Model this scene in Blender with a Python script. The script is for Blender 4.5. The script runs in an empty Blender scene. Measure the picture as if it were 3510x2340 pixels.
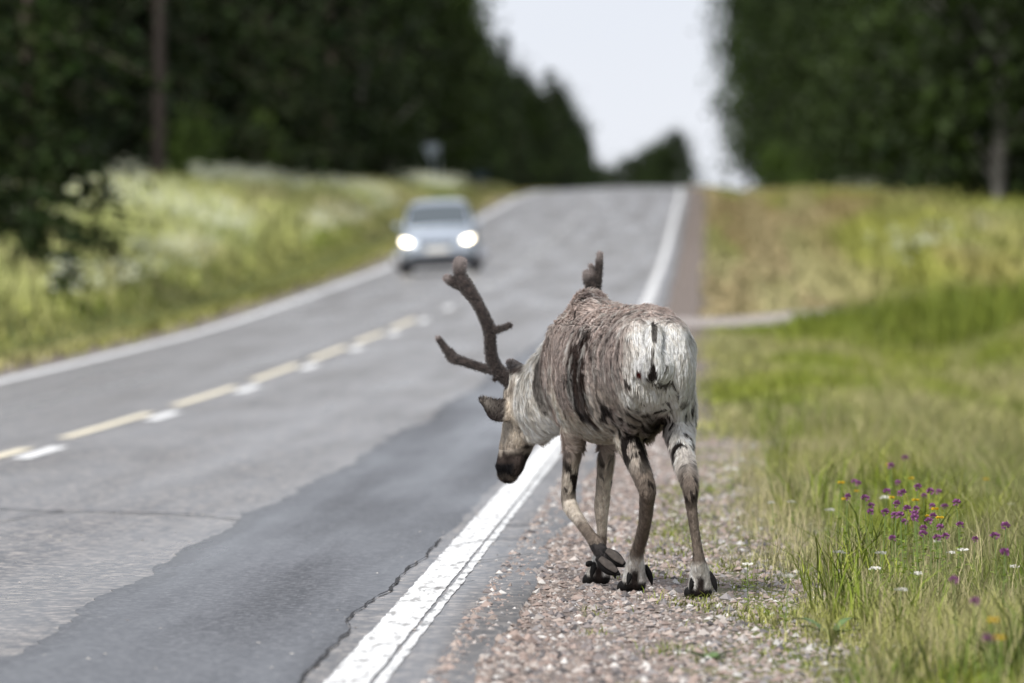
import bpy, math, random
import numpy as np
from mathutils import Vector

random.seed(7)
rng = np.random.default_rng(7)
scene = bpy.context.scene
col = scene.collection
R = math.radians

# ------------------------------------------------------------------ camera
EYE = 1.18
cam_d = bpy.data.cameras.new('camera')
cam = bpy.data.objects.new('camera', cam_d); col.objects.link(cam)
cam.location = (0, 0, EYE)
cam.rotation_euler = (R(90 - 0.5145), 0, 0)
cam_d.lens = 300; cam_d.sensor_width = 36
cam_d.clip_start = 0.5; cam_d.clip_end = 9000
cam_d.dof.use_dof = True
cam_d.dof.focus_distance = 31.0
cam_d.dof.aperture_fstop = 4.7
scene.camera = cam

# ------------------------------------------------------------------ sky
w = bpy.data.worlds.new('World'); scene.world = w; w.use_nodes = True
nt = w.node_tree; nt.nodes.clear()
sky = nt.nodes.new('ShaderNodeTexSky'); sky.sky_type = 'NISHITA'
sky.sun_disc = False; sky.sun_elevation = R(44); sky.sun_rotation = R(205)
sky.air_density = 1.0; sky.dust_density = 3.0
tc = nt.nodes.new('ShaderNodeTexCoord')
cn = nt.nodes.new('ShaderNodeTexNoise'); cn.inputs['Scale'].default_value = 3.0
cn.inputs['Detail'].default_value = 4
mp = nt.nodes.new('ShaderNodeMapping'); mp.inputs['Scale'].default_value = (1, 1, 3.5)
nt.links.new(tc.outputs['Generated'], mp.inputs['Vector'])
nt.links.new(mp.outputs['Vector'], cn.inputs['Vector'])
cr = nt.nodes.new('ShaderNodeValToRGB')
cr.color_ramp.elements[0].position = 0.3; cr.color_ramp.elements[0].color = (7.8, 8.35, 9.4, 1)
cr.color_ramp.elements[1].position = 0.7; cr.color_ramp.elements[1].color = (9.2, 9.4, 9.9, 1)
nt.links.new(cn.outputs['Fac'], cr.inputs['Fac'])
mx = nt.nodes.new('ShaderNodeMix'); mx.data_type = 'RGBA'
mx.inputs['Factor'].default_value = 0.92
nt.links.new(sky.outputs['Color'], mx.inputs['A'])
nt.links.new(cr.outputs['Color'], mx.inputs['B'])
bg = nt.nodes.new('ShaderNodeBackground'); bg.inputs['Strength'].default_value = 0.0625
nt.links.new(mx.outputs['Result'], bg.inputs['Color'])
wo = nt.nodes.new('ShaderNodeOutputWorld'); nt.links.new(bg.outputs['Background'], wo.inputs['Surface'])

# ------------------------------------------------------------------ veiled sun
sd = bpy.data.lights.new('sun', 'SUN'); sd.energy = 2.4; sd.angle = R(12); sd.color = (1, 0.96, 0.9)
sun = bpy.data.objects.new('sun', sd); col.objects.link(sun)
_e, _a = R(44), R(205)
sdir = Vector((math.sin(_a) * math.cos(_e), math.cos(_a) * math.cos(_e), math.sin(_e)))
sun.rotation_euler = sdir.to_track_quat('Z', 'Y').to_euler()
sun.location = (-8, 10, 30)

scene.view_settings.view_transform = 'Standard'
scene.view_settings.look = 'None'
scene.view_settings.exposure = 0.72
scene.view_settings.gamma = 1.0
scene.render.engine = 'CYCLES'
scene.cycles.use_denoising = True
scene.cycles.max_bounces = 6
scene.cycles.diffuse_bounces = 3
scene.cycles.transparent_max_bounces = 6
scene.cycles.sample_clamp_indirect = 6

# ================================================================== helpers
def sstep(a, b, x):
    t = np.clip((np.asarray(x, float) - a) / (b - a), 0, 1)
    return t * t * (3 - 2 * t)

def _h(ix, iy, iz, seed):
    n = (ix.astype(np.int64) * 374761393 + iy.astype(np.int64) * 668265263 + iz.astype(np.int64) * 2147483647 + seed * 974711) & 0x7fffffff
    n = ((n ^ (n >> 13)) * 1274126177) & 0x7fffffff
    n = ((n ^ (n >> 16)) * 668265263) & 0x7fffffff
    return ((n ^ (n >> 15)) & 0xffff) / 65535.0

def vnoise(x, y, z=0.0, seed=0):
    x, y, z = np.broadcast_arrays(np.asarray(x, float), np.asarray(y, float), np.asarray(z, float))
    ix, iy, iz = np.floor(x).astype(np.int64), np.floor(y).astype(np.int64), np.floor(z).astype(np.int64)
    fx, fy, fz = x - ix, y - iy, z - iz
    fx = fx * fx * (3 - 2 * fx); fy = fy * fy * (3 - 2 * fy); fz = fz * fz * (3 - 2 * fz)
    r = 0
    for dx in (0, 1):
        for dy in (0, 1):
            for dz in (0, 1):
                wgt = (fx if dx else 1 - fx) * (fy if dy else 1 - fy) * (fz if dz else 1 - fz)
                r = r + wgt * _h(ix + dx, iy + dy, iz + dz, seed)
    return r

def fbm(x, y, z=0.0, seed=0, o=3):
    r = 0; a = 1; s = 0
    for i in range(o):
        r = r + a * vnoise(np.asarray(x) * 2 ** i, np.asarray(y) * 2 ** i, np.asarray(z) * 2 ** i, seed + i * 13)
        s += a; a *= 0.5
    return r / s

def mesh_from(name, V, F, colr=None, smooth=True, uv=None):
    """V (n,3); F (m,3) or (m,4); colr (n,3) stored as the point attribute Col"""
    V = np.ascontiguousarray(V, np.float32); F = np.ascontiguousarray(F, np.int32)
    me = bpy.data.meshes.new(name)
    k = F.shape[1]
    me.vertices.add(len(V)); me.vertices.foreach_set('co', V.ravel())
    me.loops.add(F.size); me.loops.foreach_set('vertex_index', F.ravel())
    me.polygons.add(len(F)); me.polygons.foreach_set('loop_start', np.arange(0, F.size, k, dtype=np.int32))
    me.polygons.foreach_set('use_smooth', np.full(len(F), smooth))
    me.update(calc_edges=True)
    if colr is not None:
        a = me.color_attributes.new('Col', 'FLOAT_COLOR', 'POINT')
        c = np.ones((len(V), 4), np.float32); c[:, :3] = colr
        a.data.foreach_set('color', c.ravel())
    if uv is not None:
        l = me.uv_layers.new(name='UVMap')
        l.data.foreach_set('uv', np.ascontiguousarray(np.asarray(uv, np.float32)[F.ravel()]).ravel())
    return me

def link(name, me, mat=None, parent=None):
    o = bpy.data.objects.new(name, me); col.objects.link(o)
    if mat is not None and me is not None and len(me.materials) == 0: me.materials.append(mat)
    if parent is not None: o.parent = parent
    return o

def empty(name, loc=(0, 0, 0), rz=0):
    o = bpy.data.objects.new(name, None); col.objects.link(o)
    o.location = loc; o.rotation_euler = (0, 0, rz); o.empty_display_size = 0.1
    return o

def tag(o, label=None, cat=None, group=None, kind=None):
    if label: o['label'] = label
    if cat: o['category'] = cat
    if group: o['group'] = group
    if kind: o['kind'] = kind
    return o

def catmull(P, n):
    P = np.asarray(P, float); m = len(P)
    Q = np.vstack([2 * P[0] - P[1], P, 2 * P[-1] - P[-2]])
    out = []
    for i in range(m - 1):
        p0, p1, p2, p3 = Q[i], Q[i + 1], Q[i + 2], Q[i + 3]
        for k in range(n):
            t = k / n
            out.append(0.5 * ((2 * p1) + (-p0 + p2) * t + (2 * p0 - 5 * p1 + 4 * p2 - p3) * t * t + (-p0 + 3 * p1 - 3 * p2 + p3) * t ** 3))
    out.append(P[-1]); return np.array(out)

def tube(pts, side=(1, 0, 0), nseg=14, sub=5, power=2.0):
    """pts rows: x, y, z, ra, rb (ra along side, rb along the third axis). Closed loft with round caps."""
    A = catmull([(p + (p[3],))[:5] if len(p) == 4 else p for p in [tuple(q) for q in pts]], sub)
    C, ra, rb = A[:, :3], np.maximum(A[:, 3], 0.001), np.maximum(A[:, 4], 0.001)
    T = np.gradient(C, axis=0); T /= np.linalg.norm(T, axis=1)[:, None] + 1e-9
    s0 = np.asarray(side, float)
    S = s0 - (T @ s0)[:, None] * T; S /= np.linalg.norm(S, axis=1)[:, None] + 1e-9
    U = np.cross(T, S)
    th = np.arange(nseg) / nseg * 2 * math.pi
    cs, sn = np.cos(th), np.sin(th)
    if power != 2.0:
        cs = np.sign(cs) * np.abs(cs) ** (2 / power); sn = np.sign(sn) * np.abs(sn) ** (2 / power)
    rings = []
    def ring(c, s, u, a, b): return c + np.outer(cs * a, s) + np.outer(sn * b, u)
    m0 = min(ra[0], rb[0]) ; m1 = min(ra[-1], rb[-1])
    for f in (0.98, 0.75, 0.4):
        rings.append(ring(C[0] - T[0] * m0 * f, S[0], U[0], ra[0] * math.sqrt(1 - f * f), rb[0] * math.sqrt(1 - f * f)))
    for i in range(len(C)): rings.append(ring(C[i], S[i], U[i], ra[i], rb[i]))
    for f in (0.4, 0.75, 0.98):
        rings.append(ring(C[-1] + T[-1] * m1 * f, S[-1], U[-1], ra[-1] * math.sqrt(1 - f * f), rb[-1] * math.sqrt(1 - f * f)))
    V = np.vstack(rings); nr = len(rings)
    F = []
    for i in range(nr - 1):
        for j in range(nseg):
            a, b = i * nseg + j, i * nseg + (j + 1) % nseg
            F += [(a, b, b + nseg), (a, b + nseg, a + nseg)]
    c0 = len(V); V = np.vstack([V, rings[0].mean(0), rings[-1].mean(0)])
    for j in range(nseg):
        F.append((c0, (j + 1) % nseg, j))
        F.append((c0 + 1, (nr - 1) * nseg + j, (nr - 1) * nseg + (j + 1) % nseg))
    return V, np.array(F)

def merge(parts):
    V, F, n = [], [], 0
    for v, f in parts:
        V.append(v); F.append(np.asarray(f) + n); n += len(v)
    return np.vstack(V), np.vstack(F)

def box(x0, x1, y0, y1, z0, z1):
    V = np.array([(x, y, z) for x in (x0, x1) for y in (y0, y1) for z in (z0, z1)], float)
    Q = [(0, 1, 3, 2), (4, 6, 7, 5), (0, 4, 5, 1), (2, 3, 7, 6), (0, 2, 6, 4), (1, 5, 7, 3)]
    F = []
    for a, b, c, d in Q: F += [(a, b, c), (a, c, d)]
    return V, np.array(F)

def remeshed(name, parts, voxel, smooth_it=6, factor=0.5):
    V, F = merge(parts)
    o = link(name + '_tmp', mesh_from(name + '_tmp', V, F))
    m = o.modifiers.new('r', 'REMESH'); m.mode = 'VOXEL'; m.voxel_size = voxel
    if smooth_it:
        s = o.modifiers.new('s', 'SMOOTH'); s.factor = factor; s.iterations = smooth_it
    dg = bpy.context.evaluated_depsgraph_get(); dg.update()
    me = bpy.data.meshes.new_from_object(o.evaluated_get(dg))
    me.name = name
    old = o.data; bpy.data.objects.remove(o); bpy.data.meshes.remove(old)
    me.polygons.foreach_set('use_smooth', np.ones(len(me.polygons), bool))
    return me

# ------------------------------------------------------------------ materials
def mat_new(name):
    m = bpy.data.materials.new(name); m.use_nodes = True
    n = m.node_tree; b = n.nodes['Principled BSDF']
    return m, n, b

def N(n, t, **kw):
    x = n.nodes.new(t)
    for k, v in kw.items():
        if k in x.inputs: x.inputs[k].default_value = v
        else: setattr(x, k, v)
    return x

def simple(name, c, rough=0.6, metal=0.0, spec=0.5, noise_amt=0.15, scale=20.0, bump=0.0):
    m, n, b = mat_new(name)
    tcn = N(n, 'ShaderNodeTexCoord')
    nz = N(n, 'ShaderNodeTexNoise', Scale=scale, Detail=5.0)
    n.links.new(tcn.outputs['Object'], nz.inputs['Vector'])
    ramp = N(n, 'ShaderNodeValToRGB')
    ramp.color_ramp.elements[0].color = (*[v * (1 - noise_amt) for v in c], 1)
    ramp.color_ramp.elements[1].color = (*[min(1, v * (1 + noise_amt)) for v in c], 1)
    ramp.color_ramp.elements[0].position = 0.3; ramp.color_ramp.elements[1].position = 0.7
    n.links.new(nz.outputs['Fac'], ramp.inputs['Fac']); n.links.new(ramp.outputs['Color'], b.inputs['Base Color'])
    b.inputs['Roughness'].default_value = rough; b.inputs['Metallic'].default_value = metal
    b.inputs['Specular IOR Level'].default_value = spec
    if bump:
        bp = N(n, 'ShaderNodeBump', Strength=bump, Distance=0.01)
        n.links.new(nz.outputs['Fac'], bp.inputs['Height']); n.links.new(bp.outputs['Normal'], b.inputs['Normal'])
    return m

def attr_mat(name, rough=0.7, spec=0.3, trans=0.0, scale=1.0):
    m, n, b = mat_new(name)
    a = N(n, 'ShaderNodeAttribute', attribute_name='Col')
    n.links.new(a.outputs['Color'], b.inputs['Base Color'])
    b.inputs['Roughness'].default_value = rough; b.inputs['Specular IOR Level'].default_value = spec
    if trans:
        t = N(n, 'ShaderNodeBsdfTranslucent'); n.links.new(a.outputs['Color'], t.inputs['Color'])
        mxs = N(n, 'ShaderNodeMixShader'); mxs.inputs[0].default_value = trans
        n.links.new(b.outputs[0], mxs.inputs[1]); n.links.new(t.outputs[0], mxs.inputs[2])
        n.links.new(mxs.outputs[0], n.nodes['Material Output'].inputs['Surface'])
    return m

# ================================================================== the lie of the land
# u = metres right of the right edge line, y = metres ahead of the camera
def XR(y):
    y = np.asarray(y, float); t = np.clip(y - 300, 0, 220)
    return -1.0 + 0.0228 * y - 2e-5 * t * t - np.clip(y - 520, 0, None) * 0.0088
_py = np.array([-400, 24, 50, 66.5, 78.5, 90.5, 102.5, 114.5, 126.5, 143.7, 195, 230, 275, 333, 390, 450, 520, 580, 650, 750, 900, 6000])
_pz = np.array([0, 0, 0, .02, .05, .12, .19, .275, .36, .56, 1.23, 1.85, 2.78, 3.95, 4.72, 5.28, 5.92, 6.3, 6.2, 5.4, 4.2, 4.2])
_ys = np.arange(-400, 1200, 1.0); _zs = np.interp(_ys, _py, _pz)
_k = np.ones(17) / 17; _zs = np.convolve(np.pad(_zs, 8, 'edge'), _k, 'valid')
def zroad(y): return np.interp(y, _ys, _zs)
UC, UL = -3.27, -6.4
def Rside(y): return np.interp(y, [-400, 24, 80, 120, 150, 200, 250, 300, 400, 500, 600, 700, 800, 1000, 6000],
                               [-.1, -.1, .1, .55, 1.2, 2.2, 3.0, 3.45, 4.2, 5.1, 6.3, 7.5, 6.8, 4.4, 4.4])
def Lside(y): return np.interp(y, [-400, 30, 70, 110, 150, 200, 250, 330, 450, 600, 800, 1000, 6000],
                               [.2, .2, .4, .9, 1.7, 2.6, 3.3, 4.0, 5.1, 5.9, 5.2, 4.3, 4.3])
def cross(u): u = np.asarray(u, float); return np.where(u < UC, -0.05 * np.minimum(UC - u, 3.5), 0.0)
def ground(u, y):
    u = np.asarray(u, float); y = np.asarray(y, float); zr = zroad(y)
    t = sstep(1.3, 8.5, u); tl = sstep(-7.6, -14.5, u)
    z = (zr + cross(u)) * (1 - t) * (1 - tl) + Rside(y) * t + Lside(y) * tl
    z = z - 0.015 * sstep(.2, .5, u)
    wd = 1 - sstep(106, 117, y) + sstep(132, 150, y) * (1 - sstep(560, 620, y))
    z = z - (0.38 * np.exp(-((u - 3.7) / 1.1) ** 2)) * wd
    z = z - 0.3 * np.exp(-((u + 8.6) / 0.7) ** 2)
    z = z + (fbm(u * .35, y * .25, seed=5) - .5) * 0.25 * sstep(2, 5, np.where(u > -3, u, -u - 6))
    return z
def W(u, y, dz=0.0):
    u, y = np.broadcast_arrays(np.asarray(u, float), np.asarray(y, float))
    return np.stack([XR(y) + u, y, ground(u, y) + dz], -1)

def grid_mesh(name, us, ys, zfun):
    UU, YY = np.meshgrid(us, ys)
    V = np.stack([XR(YY) + UU, YY, zfun(UU, YY)], -1).reshape(-1, 3)
    nu, ny = len(us), len(ys)
    i = np.arange(ny - 1)[:, None] * nu + np.arange(nu - 1)[None]
    F = np.stack([i, i + 1, i + nu + 1, i + nu], -1).reshape(-1, 4)
    return mesh_from(name, V, F, uv=np.stack([UU, YY], -1).reshape(-1, 2))

YS = np.concatenate([[-300, -100, -30, 0, 10], np.arange(15, 60, 1.0), np.arange(60, 140, 2.0), np.arange(140, 560, 5.0),
                     np.arange(560, 1000, 15.0), [1050, 1150, 1300, 1600, 2100, 3000, 5000]])

# ---- ground material (bare earth, gravel shoulder, mown turf)
def ground_material():
    m, n, b = mat_new('ground_soil_gravel')
    uv = N(n, 'ShaderNodeUVMap'); sp = N(n, 'ShaderNodeSeparateXYZ'); n.links.new(uv.outputs['UV'], sp.inputs[0])
    geo = N(n, 'ShaderNodeNewGeometry')
    n1 = N(n, 'ShaderNodeTexNoise', Scale=1.3, Detail=6.0); n.links.new(geo.outputs['Position'], n1.inputs['Vector'])
    n2 = N(n, 'ShaderNodeTexNoise', Scale=45.0, Detail=4.0); n.links.new(geo.outputs['Position'], n2.inputs['Vector'])
    vo = N(n, 'ShaderNodeTexVoronoi', Scale=70.0); n.links.new(geo.outputs['Position'], vo.inputs['Vector'])
    # turf colours
    r1 = N(n, 'ShaderNodeValToRGB'); e = r1.color_ramp.elements
    e[0].position = .3; e[0].color = (.05, .075, .016, 1); e[1].position = .72; e[1].color = (.21, .2, .07, 1)
    x = e.new(.5); x.color = (.11, .125, .035, 1)
    n.links.new(n1.outputs['Fac'], r1.inputs['Fac'])
    # gravel colours
    r2 = N(n, 'ShaderNodeValToRGB'); e = r2.color_ramp.elements
    e[0].position = 0; e[0].color = (.07, .06, .055, 1); e[1].position = 1; e[1].color = (.32, .27, .24, 1)
    x = e.new(.45); x.color = (.19, .155, .135, 1)
    n.links.new(vo.outputs['Color'], r2.inputs['Fac'])
    # mask: gravel within about 1.1 m of the line on either side
    ab = N(n, 'ShaderNodeMath', operation='SUBTRACT'); n.links.new(sp.outputs['X'], ab.inputs[0]); ab.inputs[1].default_value = (UL) / 2
    ab2 = N(n, 'ShaderNodeMath', operation='ABSOLUTE'); n.links.new(ab.outputs[0], ab2.inputs[0])
    ad = N(n, 'ShaderNodeMath', operation='MULTIPLY_ADD'); n.links.new(n1.outputs['Fac'], ad.inputs[0]); ad.inputs[1].default_value = 0.9
    n.links.new(ab2.outputs[0], ad.inputs[2])
    mr = N(n, 'ShaderNodeMapRange'); n.links.new(ad.outputs[0], mr.inputs['Value'])
    mr.inputs['From Min'].default_value = 4.55; mr.inputs['From Max'].default_value = 4.85
    mixc = N(n, 'ShaderNodeMix', data_type='RGBA')
    n.links.new(mr.outputs[0], mixc.inputs['Factor']); n.links.new(r2.outputs['Color'], mixc.inputs['A']); n.links.new(r1.outputs['Color'], mixc.inputs['B'])
    n.links.new(mixc.outputs['Result'], b.inputs['Base Color'])
    b.inputs['Roughness'].default_value = 0.95; b.inputs['Specular IOR Level'].default_value = 0.15
    bp = N(n, 'ShaderNodeBump', Strength=0.6, Distance=0.02); n.links.new(vo.outputs['Distance'], bp.inputs['Height'])
    n.links.new(bp.outputs['Normal'], b.inputs['Normal'])
    return m

us = np.concatenate([[-900, -400, -150, -70, -45, -35, -28, -24], np.arange(-20, -7, .8), [-6.9, -6.72, -6.6, -5, UC, -1.5, 0, .12, .22, .3, .4, .5],
                     np.arange(.7, 3, .25), np.arange(3.2, 10, .5), [11, 13, 16, 20, 28, 45, 80, 160, 400, 900]])
def gz(u, y):
    g = ground(u, y)
    return g - 0.07 * sstep(.3, .12, u) * sstep(-6.8, -6.6, u)
g = link('ground', grid_mesh('ground', us, YS, gz), ground_material()); tag(g, kind='structure')

# ---- road
def asphalt_material(name, base, dark, speck, rough, fleck=0.35, vscale=55.0, grazing_sheen=.2):
    m, n, b = mat_new(name)
    uv = N(n, 'ShaderNodeUVMap'); geo = N(n, 'ShaderNodeNewGeometry')
    mpn = N(n, 'ShaderNodeMapping'); mpn.inputs['Scale'].default_value = (2.2, .045, 1); n.links.new(uv.outputs['UV'], mpn.inputs['Vector'])
    st = N(n, 'ShaderNodeTexNoise', Scale=1.0, Detail=5.0); n.links.new(mpn.outputs['Vector'], st.inputs['Vector'])
    mp2 = N(n, 'ShaderNodeMapping'); mp2.inputs['Scale'].default_value = (1.3, .11, 1); n.links.new(uv.outputs['UV'], mp2.inputs['Vector'])
    bl = N(n, 'ShaderNodeTexNoise', Scale=1.0, Detail=4.0); n.links.new(mp2.outputs['Vector'], bl.inputs['Vector'])
    fi = N(n, 'ShaderNodeTexVoronoi', Scale=vscale); n.links.new(geo.outputs['Position'], fi.inputs['Vector'])
    av = N(n, 'ShaderNodeMath', operation='ADD'); n.links.new(st.outputs['Fac'], av.inputs[0]); n.links.new(bl.outputs['Fac'], av.inputs[1])
    r = N(n, 'ShaderNodeMapRange'); n.links.new(av.outputs[0], r.inputs['Value'])
    r.inputs['From Min'].default_value = .78; r.inputs['From Max'].default_value = 1.22
    mixc = N(n, 'ShaderNodeMix', data_type='RGBA'); mixc.inputs['A'].default_value = (*dark, 1); mixc.inputs['B'].default_value = (*base, 1)
    n.links.new(r.outputs[0], mixc.inputs['Factor'])
    sp = N(n, 'ShaderNodeSeparateColor'); n.links.new(fi.outputs['Color'], sp.inputs[0])
    fr = N(n, 'ShaderNodeMapRange'); n.links.new(sp.outputs[0], fr.inputs['Value'])
    fr.inputs['From Min'].default_value = .55; fr.inputs['From Max'].default_value = 1.0; fr.inputs['To Max'].default_value = fleck
    mix2 = N(n, 'ShaderNodeMix', data_type='RGBA'); mix2.inputs['B'].default_value = (*speck, 1)
    n.links.new(fr.outputs[0], mix2.inputs['Factor']); n.links.new(mixc.outputs['Result'], mix2.inputs['A'])
    n.links.new(mix2.outputs['Result'], b.inputs['Base Color'])
    rr = N(n, 'ShaderNodeMapRange'); n.links.new(r.outputs[0], rr.inputs['Value'])
    rr.inputs['To Min'].default_value = rough + .14; rr.inputs['To Max'].default_value = rough - .06
    n.links.new(rr.outputs[0], b.inputs['Roughness']); b.inputs['Specular IOR Level'].default_value = .5 if grazing_sheen > .1 else .28
    b.inputs['Sheen Weight'].default_value = grazing_sheen; b.inputs['Sheen Roughness'].default_value = .2  # sheen lobe added to imitate bright sky reflection at grazing angles
    bp = N(n, 'ShaderNodeBump', Strength=0.22, Distance=0.004); n.links.new(fi.outputs['Distance'], bp.inputs['Height'])
    n.links.new(bp.outputs['Normal'], b.inputs['Normal'])
    return m
M_road = asphalt_material('old_asphalt', (.10, .096, .10), (.03, .029, .031), (.46, .4, .35), .32, .85, 30, .12)
M_patch = asphalt_material('smooth_patch_asphalt', (.05, .052, .062), (.011, .012, .016), (.2, .2, .21), .33, .8, 60, .02)

YR = np.concatenate([[-200, -50, 0, 12], np.arange(16, 60, .25), np.arange(60, 140, 1.0), np.arange(140, 600, 4.0), np.arange(600, 1250, 20.0)])
def strip(name, left, right, ys, dz, mat, parent=None, nu=6, skirt=0.0):
    """a sheet lying on the road between the curves left(y) and right(y)"""
    ys = np.asarray(ys, float); l = left(ys); r = right(ys)
    t = np.linspace(0, 1, nu)
    UU = l[:, None] + (r - l)[:, None] * t[None]; YY = np.repeat(ys[:, None], nu, 1)
    ZZ = zroad(YY) + cross(UU) + dz
    if skirt:
        UU = np.concatenate([UU[:, :1], UU, UU[:, -1:] + .02], 1); YY = np.repeat(ys[:, None], nu + 2, 1)
        ZZ = np.concatenate([ZZ[:, :1] - skirt, ZZ, ZZ[:, -1:] - skirt], 1); nu += 2
    V = np.stack([XR(YY) + UU, YY, ZZ], -1).reshape(-1, 3)
    i = np.arange(len(ys) - 1)[:, None] * nu + np.arange(nu - 1)[None]
    F = np.stack([i, i + 1, i + nu + 1, i + nu], -1).reshape(-1, 4)
    return link(name, mesh_from(name, V, F, uv=np.stack([UU, YY], -1).reshape(-1, 2)), mat, parent)
rag = lambda y, s, a, f=2.0: (fbm(np.asarray(y) * f, 0 * np.asarray(y), seed=s, o=4) - .5) * 2 * a
road = strip('road', lambda y: UL - .32 + rag(y, 3, .06), lambda y: .34 + rag(y, 4, .05, .5) + rag(y, 8, .02, 2), YR, 0.004, M_road, nu=24, skirt=.06)
tag(road, kind='structure')
near = np.arange(16, 130, .2)
_seam = lambda y: -.15 + rag(y, 21, .06, .35) + rag(y, 22, .02, 1.1)
patch = strip('asphalt_patch', lambda y: -1.12 + rag(y, 23, .12, .22) + rag(y, 24, .035, 1.3) + rag(y, 25, .02, 5), lambda y: np.minimum(_seam(y) - .02, -.1 + 0 * y), near, .008, M_patch, road, nu=10, skirt=.006)

def paint_material(name, c, under, wear=.45):
    m, n, b = mat_new(name)
    uv = N(n, 'ShaderNodeUVMap'); mpn = N(n, 'ShaderNodeMapping'); mpn.inputs['Scale'].default_value = (22, 2.6, 1)
    n.links.new(uv.outputs['UV'], mpn.inputs['Vector'])
    nz = N(n, 'ShaderNodeTexNoise', Scale=1.0, Detail=8.0, Roughness=.7); n.links.new(mpn.outputs['Vector'], nz.inputs['Vector'])
    mr = N(n, 'ShaderNodeMapRange'); n.links.new(nz.outputs['Fac'], mr.inputs['Value'])
    mr.inputs['From Min'].default_value = wear - .14; mr.inputs['From Max'].default_value = wear - .04
    mixc = N(n, 'ShaderNodeMix', data_type='RGBA'); mixc.inputs['A'].default_value = (*under, 1); mixc.inputs['B'].default_value = (*c, 1)
    n.links.new(mr.outputs[0], mixc.inputs['Factor']); n.links.new(mixc.outputs['Result'], b.inputs['Base Color'])
    b.inputs['Roughness'].default_value = .55
    bp = N(n, 'ShaderNodeBump', Strength=.3, Distance=.004); n.links.new(nz.outputs['Fac'], bp.inputs['Height']); n.links.new(bp.outputs['Normal'], b.inputs['Normal'])
    return m
M_white = paint_material('white_road_paint', (.76, .76, .75), (.30, .29, .28), .53)
M_whitec = paint_material('white_dash_paint', (.8, .8, .79), (.3, .3, .29), .4)
M_worn = paint_material('worn_white_road_paint', (.72, .72, .71), (.2, .2, .2), .54)
M_left = paint_material('left_line_paint', (.8, .8, .8), (.4, .4, .4), .44)
M_faint = paint_material('faded_dash_paint', (.55, .55, .53), (.22, .22, .22), .5)
M_yel = paint_material('yellow_road_paint', (.8, .72, .54), (.36, .33, .28), .44)
M_crack = simple('crack_dark', (.018, .018, .02), .95)
YL = np.concatenate([[-100, 0, 12], np.arange(16, 70, .12), np.arange(70, 150, 1.0), np.arange(150, 600, 4.0), np.arange(600, 1250, 20.0)])
strip('edge_line', lambda y: -.075 + rag(y, 31, .008, 6), lambda y: .055 + rag(y, 32, .006, 6), YL, .008, M_white, road, nu=3)
strip('old_edge_line', lambda y: .068 + rag(y, 33, .006, 4), lambda y: .098 + rag(y, 34, .008, 4), YL[YL < 160], .008, M_worn, road, nu=2)
strip('edge_line', lambda y: UL - .08 + rag(y, 35, .012, 3), lambda y: UL + .08 + rag(y, 36, .012, 3), YL, .008, M_left, road, nu=3)
for k in range(-3, 40):
    e = 54.5 + 12 * k
    if e < 16: continue
    if e < 132: strip('yellow_dash', lambda y: -3.40 + rag(y, 41, .01, 2), lambda y: -3.28 + rag(y, 42, .01, 2), np.linspace(e - 8.9, e, 18), .008, M_yel, road, nu=3)
    strip('white_dash', lambda y: -3.21 + rag(y, 43, .01, 2), lambda y: -3.09 + rag(y, 44, .01, 2), np.linspace(e - 3.0, e + .25, 8), .008, M_whitec if e < 145 else M_faint, road, nu=3)
# the seam where the patch broke off, and cracks across the edge
strip('crack', lambda y: _seam(y) - .003 - np.abs(rag(y, 51, .016, 2.2)), lambda y: _seam(y) + .001 + rag(y, 52, .008, 2.7), np.arange(18, 36.5, .06), .0115, M_crack, road, nu=2)
def cracks(pts, wd, name='crack'):
    P = catmull(pts, 12); u = P[:, 0] + rag(P[:, 1] * 3 + P[:, 0] * 5, 60, .012, 5); y = P[:, 1] + rag(P[:, 0] * 7, 61, .03, 5)
    ww = wd * (.4 + np.abs(rag(u * 9 + y, 62, 1.2, 4)))
    V = np.concatenate([np.stack([XR(y) + u, y - ww, zroad(y) + cross(u) + .0122], -1), np.stack([XR(y) + u, y + ww, zroad(y) + cross(u) + .0122], -1)])
    k = len(u); i = np.arange(k - 1)
    return link(name, mesh_from(name, V, np.stack([i, i + 1, i + 1 + k, i + k], -1)), M_crack, road)
cracks([(-.08, 35.4), (0, 35.9), (.1, 36.4), (.22, 36.6)], .03)
cracks([(-.02, 30.6), (.06, 31.1), (.14, 31.6)], .02)
cracks([(.05, 38.6), (.17, 38.4), (.3, 39.2)], .05)
cracks([(.02, 33.5), (.12, 33.8), (.3, 34.6)], .03)
cracks([(-2.1, 40.6), (-1.7, 40.3), (-1.4, 39.9), (-1.15, 39.2)], .05)
cracks([(-2.9, 33.0), (-2.45, 36.0), (-2.1, 40.4)], .06)
cracks([(-2.05, 40.4), (-2.6, 41.2), (-3.1, 41.0)], .05)
# ---- gravel track joining on the right
M_track = simple('track_gravel', (.33, .29, .27), .95, noise_amt=.25, scale=6, bump=.4)
tu = np.concatenate([np.arange(.36, 6, .4), np.arange(6, 40, 2.0)]); ty = np.linspace(119.5, 126.0, 9)
def tz(u, y): return ground(u, y) + .02 + .05 * sstep(0, 1.2, np.minimum(y - 119.5, 126.0 - y)) + .12 * sstep(1, 3, u) * sstep(0, 1.2, np.minimum(y - 119.5, 126.0 - y))
tag(link('farm_track', grid_mesh('farm_track', tu, ty, tz), M_track), kind='structure')

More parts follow.
